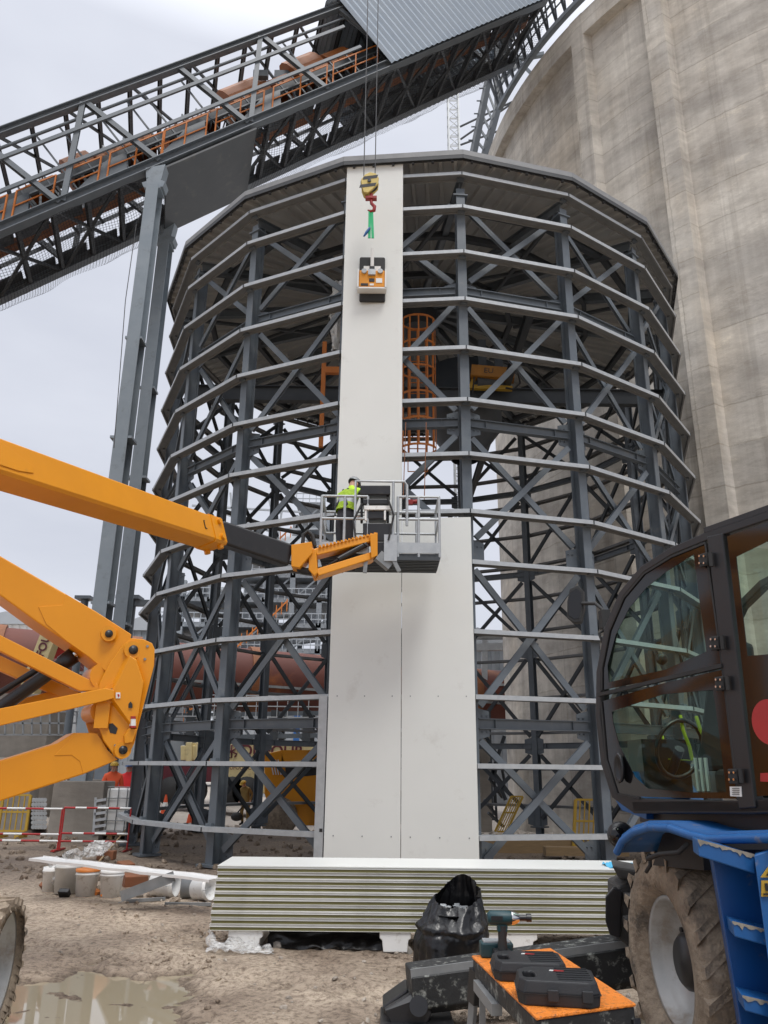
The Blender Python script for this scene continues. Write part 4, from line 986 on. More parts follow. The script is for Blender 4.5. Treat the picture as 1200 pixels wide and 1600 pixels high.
for i, (x0, y0, x1, y1) in enumerate(((197, 1408, 258, 1404), (258, 1412, 330, 1413), (150, 1352, 195, 1315), (180, 1365, 222, 1372))):
    a, b = atz(x0, y0, .02), atz(x1, y1, .02); mb = MB(); mb.bar(a, b, .04, .035) if i != 2 else mb.bar(a, b+V((0, 0, .25)), .03, .02)
    o = mb.build('batten', M['galvdark'] if i < 2 else M['wood']); tag(o, ('thin metal strip on the mud in front of the lying buckets', 'brown metal strip on the mud beside the panel stack', 'thin pale stick propped up behind the white strip', 'short wooden batten behind the buckets')[i], 'strip' if i < 2 else 'stick')
for i, (x, y, s_, m) in enumerate(((166, 1343, .3, 'rebar'), (210, 1385, .32, 'rebar'), (195, 1360, .25, 'rebar'), (150, 1398, .12, 'cage'), (160, 1402, .08, 'cage'), (68, 1388, .12, 'rebar'), (100, 1400, .14, 'black'), (218, 1403, .09, 'conc'))):
    q = atz(x, y, 0); mb = MB(); M3 = Matrix.Rotation(.5*i, 3, 'Z') @ Matrix.Rotation(.15*i, 3, 'X'); mb.box(q+V((0, 0, s_*.25)), (s_, s_*.7, s_*.5), M3); o = mb.build('carton' if i < 3 else 'offcut', M[m], bevel=.01)
    tag(o, ('brown cardboard carton behind the white strip by the tower foot', 'rust brown crate between lidded buckets and angle bar', 'flattened brown carton beneath the white strip', 'orange rag beside the bucket with the orange lid', 'orange scrap at the foot of the white lidded bucket', 'brown scrap left of the leftmost bucket', 'black pad under the film wrapped bucket', 'small pale block in front of the angle bar')[i], 'carton' if i < 3 else 'scrap')

# barrier
by_ = 17.0
def barrier(x0, x1, label):
    t = thing('barrier', label, 'barrier', (aty(x0, 1262, by_).x, by_, 0), 'red and white site barriers')
    a, b = aty(x0, 1262, by_), aty(x1, 1262, by_); zt = a.z; X0, X1 = a.x, b.x
    for h, off in ((zt, 0), (zt-.48, 0), (.18, 0)):
        n = 6
        mb = MB()
        for i in range(n): mb.m = i % 2; mb.tube((X0+(X1-X0)*i/n, by_, h), (X0+(X1-X0)*(i+1)/n, by_, h), .02, 8)
        mb.build('rail', [M['redpaint'], M['stickwhite']], t)
    for X in (X0, X1):
        mb = MB(); mb.tube((X, by_, 0), (X, by_, zt), .018, 8); mb.bar((X, by_-.3, .02), (X, by_+.3, .02), .03); mb.build('post', M['redpaint'], t)
barrier(-75, 98, 'red and white tube barrier standing on the mud at the left edge')
barrier(101, 205, 'red and white tube barrier in front of the concrete plinth')
def ybar(x0, y0, x1, Y, h, label, lean=0):
    a, b = aty(x0, y0, Y), aty(x1, y0, Y); zb = gz(a.x, Y); t = thing('yellow_barrier', label, 'barrier', (a.x, Y, zb), 'yellow site barriers')
    mb = MB(); n = max(5, int((b.x-a.x)/.13))
    for i in range(n+1): X = a.x+(b.x-a.x)*i/n; mb.bar((X, Y, zb+.15), (X+lean, Y, zb+h), .025 if i not in (0, n) else .06)
    for zz in (.15, h*.6, h): mb.bar((a.x+lean*zz/h, Y, zb+zz), (b.x+lean*zz/h, Y, zb+zz), .04)
    mb.box((a.x+.1, Y, zb+.04), (.1, .5, .08)); mb.box((b.x-.1, Y, zb+.04), (.1, .5, .08)); mb.build('mesh_panel', M['yellow'], t)
ybar(893, 1270, 930, 17.5, 1.05, 'yellow barrier behind the tower foot beside the blue machine', .1)
ybar(772, 1250, 790, 24, 1.1, 'yellow barrier seen through the tower at the foot of the silo', .5)
ybar(5, 1245, 48, 20, .95, 'yellow barrier behind the red and white one at the left edge')

# IBC tote
q = atz(188, 1300, 0); q = V((aty(186, 1270, 20.4).x, 20.4, 0)); t = thing('liquid_tote', 'white plastic liquid tote in a wire cage beside the left foot of the tower', 'tote', q)
mb = MB(); mb.box(q+V((0, 0, .62)), (1.0, 1.0, .98)); mb.build('tank', M['white'], t, bevel=.06)
mb = MB()
for i in range(6):
    X = q.x-.53+1.06*i/5; mb.tube((X, q.y-.54, q.z+.1), (X, q.y-.54, q.z+1.15), .012, 6)
    Yq = q.y-.53+1.06*i/5; mb.tube((q.x-.54, Yq, q.z+.1), (q.x-.54, Yq, q.z+1.15), .012, 6); mb.tube((q.x+.54, Yq, q.z+.1), (q.x+.54, Yq, q.z+1.15), .012, 6)
for i in range(5):
    zz = q.z+.15+.25*i; mb.tube((q.x-.54, q.y-.54, zz), (q.x+.54, q.y-.54, zz), .012, 6)
    for k in (-1, 1): mb.tube((q.x+.54*k, q.y-.54, zz), (q.x+.54*k, q.y+.54, zz), .012, 6)
mb.build('wire_cage', M['galvdark'], t)
mb = MB()
for k in (-.45, 0, .45): mb.box(q+V((k, 0, .03)), (.12, 1.05, .1)); 
mb.box(q+V((0, 0, .09)), (1.08, 1.08, .03)); mb.build('pallet', M['wood'], t)
mb = MB()
for i in range(6): mb.bar(aty(148, 1252+10*i, 19.6), aty(166, 1249+10*i, 19.6), .05, .06)
mb.bar(aty(150, 1246, 19.6), aty(146, 1305, 19.6), .05); o = mb.build('ladder_section', M['galv']); tag(o, 'white rungs of a ladder section leaning between plinth and tote', 'ladder')
mb = MB()
for i in range(7):
    for j in range(5): mb.tube(aty(52+4.5*j, 1250+7*i, 21), aty(52+4.5*j, 1250+7*i, 22.4), .055, 8)
o = mb.build('pipe_bundle', M['galv']); tag(o, 'bundle of grey pipes seen end on between the plinth and the yellow barrier', 'pipe bundle')
def cone_(x, y, Y, label):
    c = aty(x, y, Y); c.z = gz(c.x, c.y); t = thing('traffic_cone', label, 'traffic cone', c, 'orange and white traffic cones')
    for z0, z1, m in ((.03, .3, 'hiorange'), (.3, .5, 'stickwhite'), (.5, .75, 'hiorange')):
        mb = MB(); mb.lathe(c, (0, 0, 1), [(z0, .17-.19*z0), (z1, .17-.19*z1)], 14); mb.build('band', M[m], t)
    mb = MB(); mb.box(c+V((0, 0, .015)), (.42, .42, .03)); mb.build('base', M['blackrub'], t)
cone_(259, 1250, 29, 'orange and white traffic cone seen through the tower, left one'); cone_(302, 1250, 27, 'orange and white traffic cone beside the maroon crane frame')

# people on the ground
q = aty(175, 1230, 21.2); person('worker in faded orange overalls and yellow helmet standing behind the liquid tote', (q.x, 21.2, gz(q.x, 21.2)), R_(200), dict(elR=(.25, .1, 1.15), wrR=(.2, .3, 1.1), handR=(.18, .37, 1.1)), M['hiorange'], M['hiorange'], M['yellow'])
q = aty(200, 1230, 22.6); person('worker in bright red jacket and blue helmet standing behind the tower foot', (q.x, 22.6, gz(q.x, 22.6)), R_(170), {}, M['hired'], M['hired'], M['blue'])
q = aty(383, 1290, 27.5); pw = person('worker in ochre clothes and yellow helmet carrying a bag, seen through the tower', (q.x, 27.5, q.z), R_(150), dict(chest=(0, .12, 1.3), spine=(0, .05, 1.1), neck=(0, .2, 1.42), head=(0, .25, 1.5), crown=(0, .29, 1.59), shL=(-.18, .14, 1.34), shR=(.18, .14, 1.34), knR=(.1, .15, .5), anR=(.1, .05, .09), toeR=(.12, .22, .04)), M['cloth2'], M['cloth2'], M['yellow'], sc=.85)
q2 = aty(370, 1276, 27.4); mb = MB(); mb.sphere(q2, .2, 10, 8, (1, .6, .7)); mb.path([q2+V((0, 0, .1)), q2+V((.2, 0, .35))], .02); o = mb.build('bag', M['blackrub']); tag(o, 'small black bag in the hand of the ochre clothed worker', 'bag')

# ------------------------------------------------------------------ background
def kil(p, q, r, name, label):
    t = thing(name, label, 'kiln', p); d = (q-p); mb = MB(); mb.tube(p, q, r, 40); mb.build('shell', M['kiln'], t)
    for i in range(1, 6):
        c = p+d*(i/6); mb = MB(); mb.tube(c-d.normalized()*.35, c+d.normalized()*.35, r+.12, 40); mb.build('riding_ring', M['rustbrown'], t)
    dd = d.normalized(); mb = MB(); off = V((0, -r-.1, -.4)); mb.bar(p+off, q+off, .12); mb.build('pipe', M['galvdark'], t)
kil(aty(-250, 1015, 34), aty(870, 1098, 47), 1.55, 'rotary_kiln', 'huge rust red horizontal kiln tube running behind the steel tower')
t = thing('kiln_support', 'dark steel frames and stairs standing under the red kiln', 'steel frame', (-8, 38, -.5))
for x in (150, 240, 300, 360, 430, 480, 760): a = aty(x, 1110, 39); mb = MB(); mb.bar((a.x, 39, -.6), (a.x, 39, a.z), .35); mb.bar((a.x, 42, -.6), (a.x, 42, a.z), .3); mb.bar((a.x, 39, a.z-.2), (a.x, 42, a.z-.2), .2); mb.build('post', M['darksteel'], t)
mb = MB()
for y in (1120, 1140, 1155): a, b = aty(150, y, 39), aty(510, y-6, 39); mb.bar(a, b, .18, .2)
for x in range(160, 500, 26): mb.bar(aty(x, 1120, 39), aty(x+26, 1155, 39), .1)
mb.build('beam', M['steel'], t)
mb = MB(); zz = aty(200, 1118, 38.5).z
for k in (0, .5, 1): mb.bar((-15, 38.5, zz+k), (-3, 38.5, zz+k), .05)
for i in range(25): mb.bar((-15+.5*i, 38.5, zz), (-15+.5*i, 38.5, zz+1), .035)
mb.build('handrail', M['galv'], t)
# process plant
random.seed(11)
PY = 75; a, b = aty(236, 1003, PY), aty(540, 1003, PY); top = aty(400, 800, PY).z
t = thing('process_building', 'tall open steel process building with many decks, vessels and orange stairs far behind the tower', 'industrial building', ((a.x+b.x)/2, PY, 0))
mb = MB(); nfl = 9; nxx = 7
def ptop(X): u = (X-a.x)/(b.x-a.x); return top*(.62+.16*u+.25*math.sin(u*9)*.35+(.24 if .45 < u < .9 else 0))
for i in range(nxx+1):
    X = a.x+(b.x-a.x)*i/nxx
    for Yq in (PY, PY+9): mb.bar((X, Yq, -1), (X, Yq, ptop(X)), .5)
mb.build('column', M['plant'], t)
mb = MB(); rl = MB(); bx = MB(); bl = MB(); st = MB(); dk = MB()
for f in range(1, 12):
    z = f*2.45
    for i in range(nxx):
        X0 = a.x+(b.x-a.x)*i/nxx; X1 = a.x+(b.x-a.x)*(i+1)/nxx
        if z > ptop((X0+X1)/2): continue
        mb.box(((X0+X1)/2, PY+4.5, z), (X1-X0, 9, .3)); mb.bar((X0, PY-.1, z), (X1, PY-.1, z), .3, .45)
        for h in (.55, 1.1): rl.bar((X0, PY-.4, z+h), (X1, PY-.4, z+h), .09)
        for k in range(4): rl.bar((X0+(X1-X0)*k/4, PY-.4, z), (X0+(X1-X0)*k/4, PY-.4, z+1.1), .07)
        r = random.random()
        if r < .35: bx.box(((X0+X1)/2, PY+3, z+1.1), ((X1-X0)*.8, 3, 1.7))
        elif r < .55: bl.tube(((X0+X1)/2, PY+3, z+.2), ((X0+X1)/2, PY+3, z+2.2), .8, 14)
        elif r < .7: bl.tube((X0, PY+1, z+1), (X1, PY+1, z+1.4), .35, 10)
        elif r < .8: dk.box(((X0+X1)/2, PY+1.5, z+1.2), (1.2, 1, 1.6))
        if random.random() < .4: mb.bar((X0, PY, z), (X1, PY, z+2.45), .16)
        if random.random() < .12:
            st.bar((X0+.2, PY-.8, z), (X1-.3, PY-.8, z+2.3), .08, .14)
            for k in range(5): st.bar((X0+.3+.5*k, PY-.9, z+.3*k), (X0+.3+.5*k, PY-.9, z+1.2+.3*k), .08)
mb.build('deck', M['plant'], t); rl.build('handrail', M['plantlight'], t); bx.build('machinery', M['plantlight'], t); bl.build('vessel', M['galv'], t); st.build('stair', M['cage'], t); dk.build('cabinet', M['darksteel'], t)
mb = MB(); c = aty(460, 850, PY+2); mb.sphere((c.x, PY+2, c.z-1.5), 3.2, 24, 12, (1, 1, .75)); mb.build('dome', M['plantlight'], t)
mb = MB()
for (x0, y0, x1, y1) in ((345, 800, 420, 830), (420, 780, 445, 880), (440, 800, 425, 900), (360, 770, 368, 860), (300, 790, 470, 800), (330, 830, 500, 826)): mb.bar(aty(x0, y0, PY-2), aty(x1, y1, PY-2), .18)
for i in range(9): mb.bar(aty(415+3*i, 885-10*i, PY-2), aty(433, 880-11*i, PY-2), .12)
mb.build('boom_lattice', M['plantlight'], t)
def shed(x0, x1, ytop, Y, label, m, name='shed', dep=12, roofh=1.2):
    a, b = aty(x0, ytop, Y), aty(x1, ytop, Y); t = thing(name, label, 'building', ((a.x+b.x)/2, Y, -.6))
    mb = MB(); zt = a.z; mb.box(((a.x+b.x)/2, Y+dep/2, (zt-.6)/2), (b.x-a.x, dep, zt+.6)); 
    n = int((b.x-a.x)/.6)
    for i in range(n): mb.box((a.x+.6*i+.3, Y-.04, (zt-.6)/2), (.25, .08, zt+.55))
    mb.build('wall', m, t)
    mb = MB(); mb.prism([(a.x-.3, Y-.3, zt+.002), (b.x+.3, Y-.3, zt+.002), (b.x+.3, Y-.3, zt+.2), ((a.x+b.x)/2, Y-.3, zt+roofh), (a.x-.3, Y-.3, zt+.2)], (0, dep+.6, 0)); mb.build('roof', M['plantlight'], t); return t
shed(375, 640, 1108, 52, 'pale grey ribbed metal shed behind the parked crane', M['plantlight'])
shed(-60, 78, 975, 62, 'white low roofed building at the far left behind the kiln', M['whitesheet'], dep=15, roofh=1)
shed(180, 262, 985, 66, 'grey corrugated building between the gallery columns and the tower', M['plant'])
shed(700, 792, 1006, 58, 'grey corrugated building right of the white wall panels, in front of the silo', M['plant'])
rk = mat('rack_blue', (.03, .14, .42), (.03, .12, .35), .5)
for x, lab in ((465, 'blue post in front of the ribbed shed, the left one'), (533, 'blue post in front of the ribbed shed, beside the white panels')):
    a = aty(x, 1108, 50); mb = MB(); mb.bar((a.x, 50, -.6), (a.x, 50, a.z), .35); mb.box((a.x, 50, a.z), (.6, .6, .1)); tag(mb.build('rack_post', rk), lab, 'post')
mb = MB(); mb.tube(aty(735, 992, 44), aty(800, 992, 44), .28, 16); mb.bar(aty(735, 1012, 44), aty(800, 1010, 44), .35, .4); mb.bar(aty(757, 1000, 44), aty(757, 1200, 44), .3); mb.bar(aty(740, 1070, 44), aty(795, 1070, 44), .12)
o = mb.build('overhead_pipe', M['galv']); tag(o, 'pale overhead pipe on steel supports between tower and silo', 'pipe')
# concrete walls at the left
def wallb(x0, x1, yt, Y, label, dep=.6):
    a, b = aty(x0, yt, Y), aty(x1, yt, Y); mb = MB(); mb.box(((a.x+b.x)/2, Y+dep/2, (a.z-.5)/2), (b.x-a.x, dep, a.z+.5)); o = mb.build('concrete_wall', M['conc'], bevel=.02); tag(o, label, 'wall'); return o
wallb(-150, 83, 1082, 27, 'tall pale grey concrete wall at the left behind the lift arms', 2)
wallb(-160, 55, 1182, 22, 'low concrete wall at the left edge behind the yellow barrier')
wallb(110, 160, 1178, 29, 'grey concrete wall between the plinth and the workers', 1.5)
wallb(740, 765, 1150, 30, 'narrow concrete pier just right of the white wall panels', 2)
mb = MB(); a = aty(10, 1165, 21)
for i in range(14): mb.bar(aty(-20+14*i, 1148, 26), aty(-20+14*i, 1112, 26), .05)
for y in (1148, 1130, 1112): mb.bar(aty(-20, y, 26), aty(170, y, 26), .05)
o = mb.build('guard_rail', M['galvdark']); tag(o, 'thin grey guard rail on the concrete wall behind the lift arms', 'railing')
mb = MB()
for i in range(10):
    a, b = aty(770+random.randint(-15, 15), 1180+i*10, 28), aty(785+random.randint(-12, 12), 1210+i*9, 28.5); mb.bar(a, b, .08)
for (x0, y0, x1, y1) in ((758, 1150, 788, 1200), (788, 1150, 765, 1220), (765, 1190, 790, 1250)): mb.bar(aty(x0, y0, 28), aty(x1, y1, 28), .12)
o = mb.build('scaffold_heap', M['darksteel']); tag(o, 'tangle of dark steel bars at the foot of the silo', 'scaffold')
mb = MB(); mb.box(aty(800, 1325, 18)+V((0, 0, .05)), (2.6, .9, .3)); mb.box(aty(915, 1330, 16.5), (1.6, .3, .15)); o = mb.build('timber_pile', M['wood']); tag(o, 'low pile of boards on the ground inside the tower at right', 'timber pile')

# cream mobile crane
CYY = 33
t = thing('mobile_crane', 'cream and maroon mobile crane parked beyond the tower with lettering on its side', 'crane', aty(380, 1245, CYY))
def P(x, y, Y=CYY): return aty(x, y, Y)
def slabp(mb, x0, y0, x1, y1, Y0=CYY, dep=2.4): mb.prism([P(x0, y1, Y0), P(x1, y1, Y0), P(x1, y0, Y0), P(x0, y0, Y0)], (0, dep, 0))
mb = MB(); slabp(mb, 358, 1162, 500, 1208); slabp(mb, 352, 1200, 420, 1240, CYY-.02); mb.build('upper_body', M['cream'], t, bevel=.05)
mb = MB(); slabp(mb, 282, 1165, 316, 1188, CYY+.3, 1.8); slabp(mb, 290, 1160, 300, 1192, CYY+.2, 2); slabp(mb, 306, 1160, 312, 1192, CYY+.2, 2); mb.build('counterweight', M['cream'], t, bevel=.03)
mb = MB(); slabp(mb, 250, 1196, 358, 1222); slabp(mb, 420, 1205, 520, 1238); mb.build('chassis', M['maroon'], t, bevel=.03)
for i, x in enumerate((268, 300, 362, 385, 440, 470)):
    c = P(x, 1236); mb = MB(); mb.lathe(c+V((0, -.1, 0)), (0, 1, 0), [(0, 0), (0, .55), (.45, .55), (.45, 0)], 20); mb.build('wheel', M['blackrub'], t)
mb = MB(); slabp(mb, 275, 1225, 300, 1246, CYY-.1, .4); slabp(mb, 330, 1222, 345, 1240, CYY-.1, .4); mb.build('outrigger_box', M['cream'], t)
text('lettering', 'DUFOUR', .62, basis(P(412, 1174)+V((.35, -.03, 0)), (1, 0, 0), (0, 0, 1)), M['maroon'], t, .005, .012)
text('small_lettering', 'DUFOUR-CRANES', .2, basis(P(385, 1200)+V((0, -.06, 0)), (1, 0, 0), (0, 0, 1)), M['maroon'], t, .005, .002)
mb = MB(); c = P(362, 1174)+V((0, -.03, 0))
for k in range(6):
    a_ = k*math.pi/3; mb.path([c+V((.25*math.cos(a_+q), 0, .25*math.sin(a_+q))) for q in (0, .3, .6)]+[c], .03, 5)
mb.build('emblem', M['maroon'], t)
bm_ = thing('crane_boom', 'cream crane boom with dark lettering rising behind the orange lift arms at left', 'crane boom', P(60, 1040, 30))
mb = MB(); a, b = P(62, 1040, 30), P(83, 985, 30); mb.bar(a-(b-a)*.8, b+(b-a)*.25, .6, .55, up=(0, -1, 0)); mb.build('section', M['cream'], bm_)
text('lettering', 'DUFOUR', .42, basis((a+b)/2+V((0, -.31, 0))-(b-a)*.1, (b-a), V((0, -1, 0)).cross(b-a)), M['maroon'], bm_, .005, .012)
mb = MB(); a = P(95, 1010, 31); mb.box(a, (.7, .5, 1.0)); mb.tube(a+V((-.2, -.3, 0)), a+V((.5, -.3, .3)), .12); mb.build('winch', M['redpaint'], bm_)
mb = MB()
for i in range(8): mb.bar(P(112+4*i, 1048-i*5, 31), P(126+2*i, 1030-i*5, 31), .07); mb.bar(P(112+4*i, 1030-i*4, 31), P(130, 1046-i*6, 31), .05)
mb.build('jib_lattice', M['maroon'], bm_)

# yellow telehandler behind the tower
TY = 26
t = thing('yellow_loader', 'yellow telescopic loader standing behind the tower left of the white panels', 'loader', aty(460, 1290, TY))
def Q(x, y, Y=TY): return aty(x, y, Y)
mb = MB(); mb.prism([Q(413, 1178), Q(440, 1172), Q(446, 1192), Q(446, 1262), Q(420, 1262), Q(413, 1240)], (0, 1.8, 0)); mb.prism([Q(446, 1218), Q(520, 1205), Q(520, 1262), Q(446, 1262)], (0, 1.8, 0)); mb.prism([Q(458, 1260), Q(520, 1256), Q(520, 1290), Q(470, 1290), Q(460, 1278)], (0, 1.6, 0)); mb.build('body', M['orange'], t, bevel=.03)
mb = MB(); mb.prism([Q(440, 1172), Q(520, 1172), Q(520, 1184), Q(440, 1190)], (0, .8, 0)); mb.build('boom', M['orange'], t)
mb = MB(); mb.prism([Q(446, 1192), Q(505, 1186), Q(505, 1210), Q(446, 1216)], (0, 1.5, 0)); mb.build('engine_bay', M['black'], t)
mb = MB(); mb.lathe(Q(436, 1276)+V((0, -.15, 0)), (0, 1, 0), [(0, 0), (0, .3), (.05, .34), (0, .48), (.05, .58), (.4, .58), (.4, 0)], 24); mb.build('wheel', M['mudtyre'], t)
mb = MB(); c = Q(428, 1200)+V((0, -.03, 0))
for i in range(4): mb.bar(c+V((-.12+.08*i, 0, .25)), c+V((.0+.08*i, 0, -.2)), .03)
mb.build('warning_stripes', M['stickwhite'], t)

# ------------------------------------------------------------------ crane hook, sling and vacuum lifter
HY = 12.45
hb = aty(577, 290, HY)
t = thing('hook_block', 'yellow and black crane hook block hanging on wire ropes before the tall panel', 'hook block', hb)
mb = MB(); R45 = Matrix.Rotation(R_(15), 3, 'Y')
prof = [(-.13, .16), (-.05, .24), (.07, .24), (.15, .15), (.17, .02), (.1, -.14), (.04, -.24), (-.04, -.24), (-.12, -.12), (-.17, .03)]
mb.prism([hb+R45 @ V((x, -.09, z)) for x, z in prof], (0, .05, 0)); mb.prism([hb+R45 @ V((x, .05, z)) for x, z in prof], (0, .05, 0)); mb.build('cheek_plate', M['hook'], t, bevel=.008)
mb = MB(); mb.lathe(hb+V((0, -.035, .04)), (0, 1, 0), [(0, 0), (0, .17), (.035, .14), (.075, .17), (.075, 0)], 24); mb.build('sheave', M['darksteel'], t)
mb = MB()
for (x0, z0, x1, z1) in ((-.14, .1, .12, .22), (-.15, -.1, .14, .03)): mb.prism([hb+R45 @ V((x0, -.094, z0)), hb+R45 @ V((x1, -.094, z1)), hb+R45 @ V((x1*.95, -.094, z1-.08)), hb+R45 @ V((x0, -.094, z0-.08))], (0, .003, 0))
mb.tube(hb+V((0, -.12, .03)), hb+V((0, .12, .03)), .035, 10); mb.build('black_stripes', M['black'], t)
mb = MB(); hk = hb+V((.04, 0, -.3)); mb.tube(hk+V((0, 0, .1)), hk+V((0, 0, -.02)), .035, 10); mb.box(hk+V((0, 0, -.0)), (.22, .1, .05)); mb.path([hk+V((0, 0, -.02)), hk+V((.01, 0, -.12)), hk+V((.07, 0, -.19)), hk+V((.06, 0, -.28)), hk+V((0, 0, -.31)), hk+V((-.06, 0, -.27))], [.03, .032, .036, .036, .03, .012], 10); mb.build('hook', M['redsteel'], t)
for i, dx in enumerate((-.11, .11)):
    mb = MB(); mb.tube(hb+V((dx, 0, .1)), hb+V((dx*1.0, 0, 16)), .011, 6); mb.build('wire_rope', M['rope'], t)
sl = thing('lifting_sling', 'green webbing sling looped over the hook above the lifter', 'sling', aty(578, 350, HY))
s0, s1 = hk+V((0, 0, -.27)), aty(580, 372, HY); mb = MB()
for dx in (-.035, .03): mb.bar(s0+V((dx*.6, 0, 0)), s1+V((dx, 0, 0)), .05, .02, up=(0, -1, 0))
mb.build('webbing', M['green'], sl)
mb = MB(); mb.path([s1+V((-.03, -.02, .22)), s1+V((-.09, -.03, .1)), s1+V((-.14, -.02, .02))], [.02, .03, .015], 6); mb.build('tail', M['blue'], sl)
vc = aty(581, 421, 12.75)
t = thing('vacuum_lifter', 'orange and black vacuum lifter with twin suction pads stuck to the tall white panel', 'vacuum lifter', vc)
mb = MB(); pn = p0+D*.6+NO*.075; Yp = pn.y+ (vc.x-pn.x)*D.y/D.x
mb.box((vc.x, Yp-.045, vc.z+.27), (.5, .07, .5)); mb.box((vc.x+.01, Yp-.045, vc.z-.33), (.5, .07, .32)); mb.build('suction_pad', M['blackrub'], t, bevel=.03)
mb = MB(); mb.box((vc.x, Yp-.17, vc.z-.1), (.5, .16, .38)); mb.build('control_box', M['orange'], t, bevel=.02)
mb = MB(); mb.box((vc.x-.265, Yp-.17, vc.z-.1), (.03, .18, .42)); mb.box((vc.x+.265, Yp-.17, vc.z-.1), (.03, .18, .42)); mb.box((vc.x, Yp-.17, vc.z-.31), (.56, .18, .03)); mb.box((vc.x, Yp-.1, vc.z+.17), (.33, .05, .2)); mb.tube((vc.x, Yp-.14, vc.z+.0), (vc.x, Yp-.2, vc.z+.62), .035, 10); mb.build('frame', M['stickwhite'], t)
mb = MB()
for dx in (-.15, .16): mb.tube((vc.x+dx, Yp-.25, vc.z+.05), (vc.x+dx, Yp-.29, vc.z+.05), .05, 16)
mb.box((vc.x, Yp-.27, vc.z+.02), (.14, .06, .12)); mb.build('gauge', M['galv'], t)
mb = MB(); mb.box((vc.x, Yp-.255, vc.z-.14), (.1, .012, .07)); mb.box((vc.x-.14, Yp-.255, vc.z-.24), (.14, .012, .05)); mb.box((vc.x, Yp-.235, vc.z+.12), (.1, .06, .1)); mb.build('display', M['black'], t)
mb = MB(); mb.box((vc.x+.14, Yp-.255, vc.z-.15), (.12, .012, .1)); mb.box((vc.x, Yp-.255, vc.z-.24), (.08, .012, .04)); mb.build('sticker', M['stickwhite'], t)

# ------------------------------------------------------------------ boom lift
t = thing('boom_lift', 'orange articulated boom lift reaching in from the left with its work basket at the tower', 'boom lift', (-4.6, 6.8, 0))
LIFT = t
def boxarm(mb, a, b, h, w_, h2=None, w2=None):   # rectangular boom section, w_ away from the viewer
    a, b = V(a), V(b); d = (b-a).normalized(); s_ = V((0, 1, 0)); s_ = (s_-d*s_.dot(d)).normalized(); u = s_.cross(d).normalized()
    if u.z < 0: u = -u
    h2 = h2 or h; w2 = w2 or w_
    c = h*.08
    def sec(p, h, w_): return [p+u*(-h/2)+s_*(c), p+u*(-h/2)+s_*(w_-c), p+u*(-h/2+c)+s_*w_, p+u*(h/2-c)+s_*w_, p+u*(h/2)+s_*(w_-c), p+u*(h/2)+s_*c, p+u*(h/2-c), p+u*(-h/2+c)]
    A, B = sec(a, h, w_), sec(b, h2, w2)
    mb.add(A+B, [(i, (i+1) % 8, 8+(i+1) % 8, 8+i) for i in range(8)]+[list(range(8))[::-1], list(range(8, 16))]); return d, s_, u
UA, UB, UC = aty(0, 709, 6.9), aty(349, 829, 10.7), aty(458, 866, 11.3)
ud = (UB-UA).normalized(); UE = UA-ud*1.6
mb = MB(); d_, s_, u_ = boxarm(mb, UE, UB, .40, .34)
mb.prism([UA-ud*1.2+s_*-.012+u_*.14, UA+ud*.0+s_*-.012+u_*.14, UA+ud*.42+s_*-.012-u_*.02, UA+ud*.40+s_*-.012-u_*.10, UA+ud*.2+s_*-.012-u_*.13, UA-ud*1.2+s_*-.012-u_*.13], s_*.012)
mb.build('upper_boom', M['orange'], t, bevel=.01)
mb = MB(); boxarm(mb, UB-ud*.28+s_*-.012, UB+ud*.02+s_*-.012, .425, .365)
for k in (-.12, .12): mb.tube(UB-ud*.1+u_*k+s_*-.05, UB-ud*.1+u_*k, .045, 12)
for k in (-.1, .12): mb.tube(UB-ud*.06+s_*(.17+k)-u_*.26, UB-ud*.06+s_*(.17+k)-u_*.2, .045, 10)
mb.build('boom_collar', M['orange'], t)
mb = MB(); c = UB-ud*.5+s_*-.006; mb.bar(c+u_*.05, c-u_*.06, .012, .01, up=s_); mb.bar(c-u_*.06, c-u_*.06+ud*.04, .012, .01, up=s_); mb.bar(c+u_*.05, c+u_*.05+ud*.02, .012, .01, up=s_); mb.build('mark', M['black'], t)
mb = MB(); boxarm(mb, UB+s_*.03, UC+s_*.03, .33, .28); mb.build('inner_boom', M['black'], t, bevel=.01)
# jib head
jh = UC
mb = MB(); W3 = V((0, .3, 0))
mb.prism([aty(455, 851, 11.25), aty(487, 846, 11.25), aty(488, 864, 11.25), aty(468, 887, 11.25), aty(455, 885, 11.25)], W3)
mb.prism([aty(483, 855, 11.3), aty(494, 858, 11.3), aty(496, 895, 11.3), aty(491, 900, 11.3), aty(482, 890, 11.3)], W3*.8)
mb.build('jib_head', M['orange'], t, bevel=.01)
mb = MB(); mb.path([aty(473, 850, 11.4), aty(474, 835, 11.4), aty(481, 830, 11.4), aty(488, 836, 11.4), aty(492, 853, 11.4)], .03, 8); mb.path([aty(466, 888, 11.4), aty(474, 892, 11.4), aty(487, 893, 11.4)], .05, 8); mb.build('hydraulic_hose', M['blackrub'], t)
for nm, (x0, y0, x1, y1) in (('jib_arm', (494, 862, 588, 838)), ('jib_arm', (496, 894, 586, 866))):
    mb = MB(); boxarm(mb, aty(x0, y0, 11.35), aty(x1, y1, 11.7), .115, .26); mb.build(nm, M['orange'], t, bevel=.006)
mb = MB()
for k in range(16): c = aty(500+86*k/15, 854-20*k/15, 11.35+.35*k/15); mb.box(c, (.035, .05, .03))
mb.build('cable_track', M['orange'], t)
mb = MB(); mb.prism([aty(578, 835, 11.62), aty(590, 832, 11.62), aty(590, 868, 11.62), aty(580, 872, 11.62)], (0, .3, 0)); mb.build('jib_end', M['orange'], t, bevel=.008)
mb = MB(); mb.tube(aty(500, 890, 11.5), aty(530, 873, 11.55), .02, 8); mb.tube(aty(528, 874, 11.55), aty(572, 850, 11.68), .05, 10); mb.build('jib_cylinder', M['black'], t)
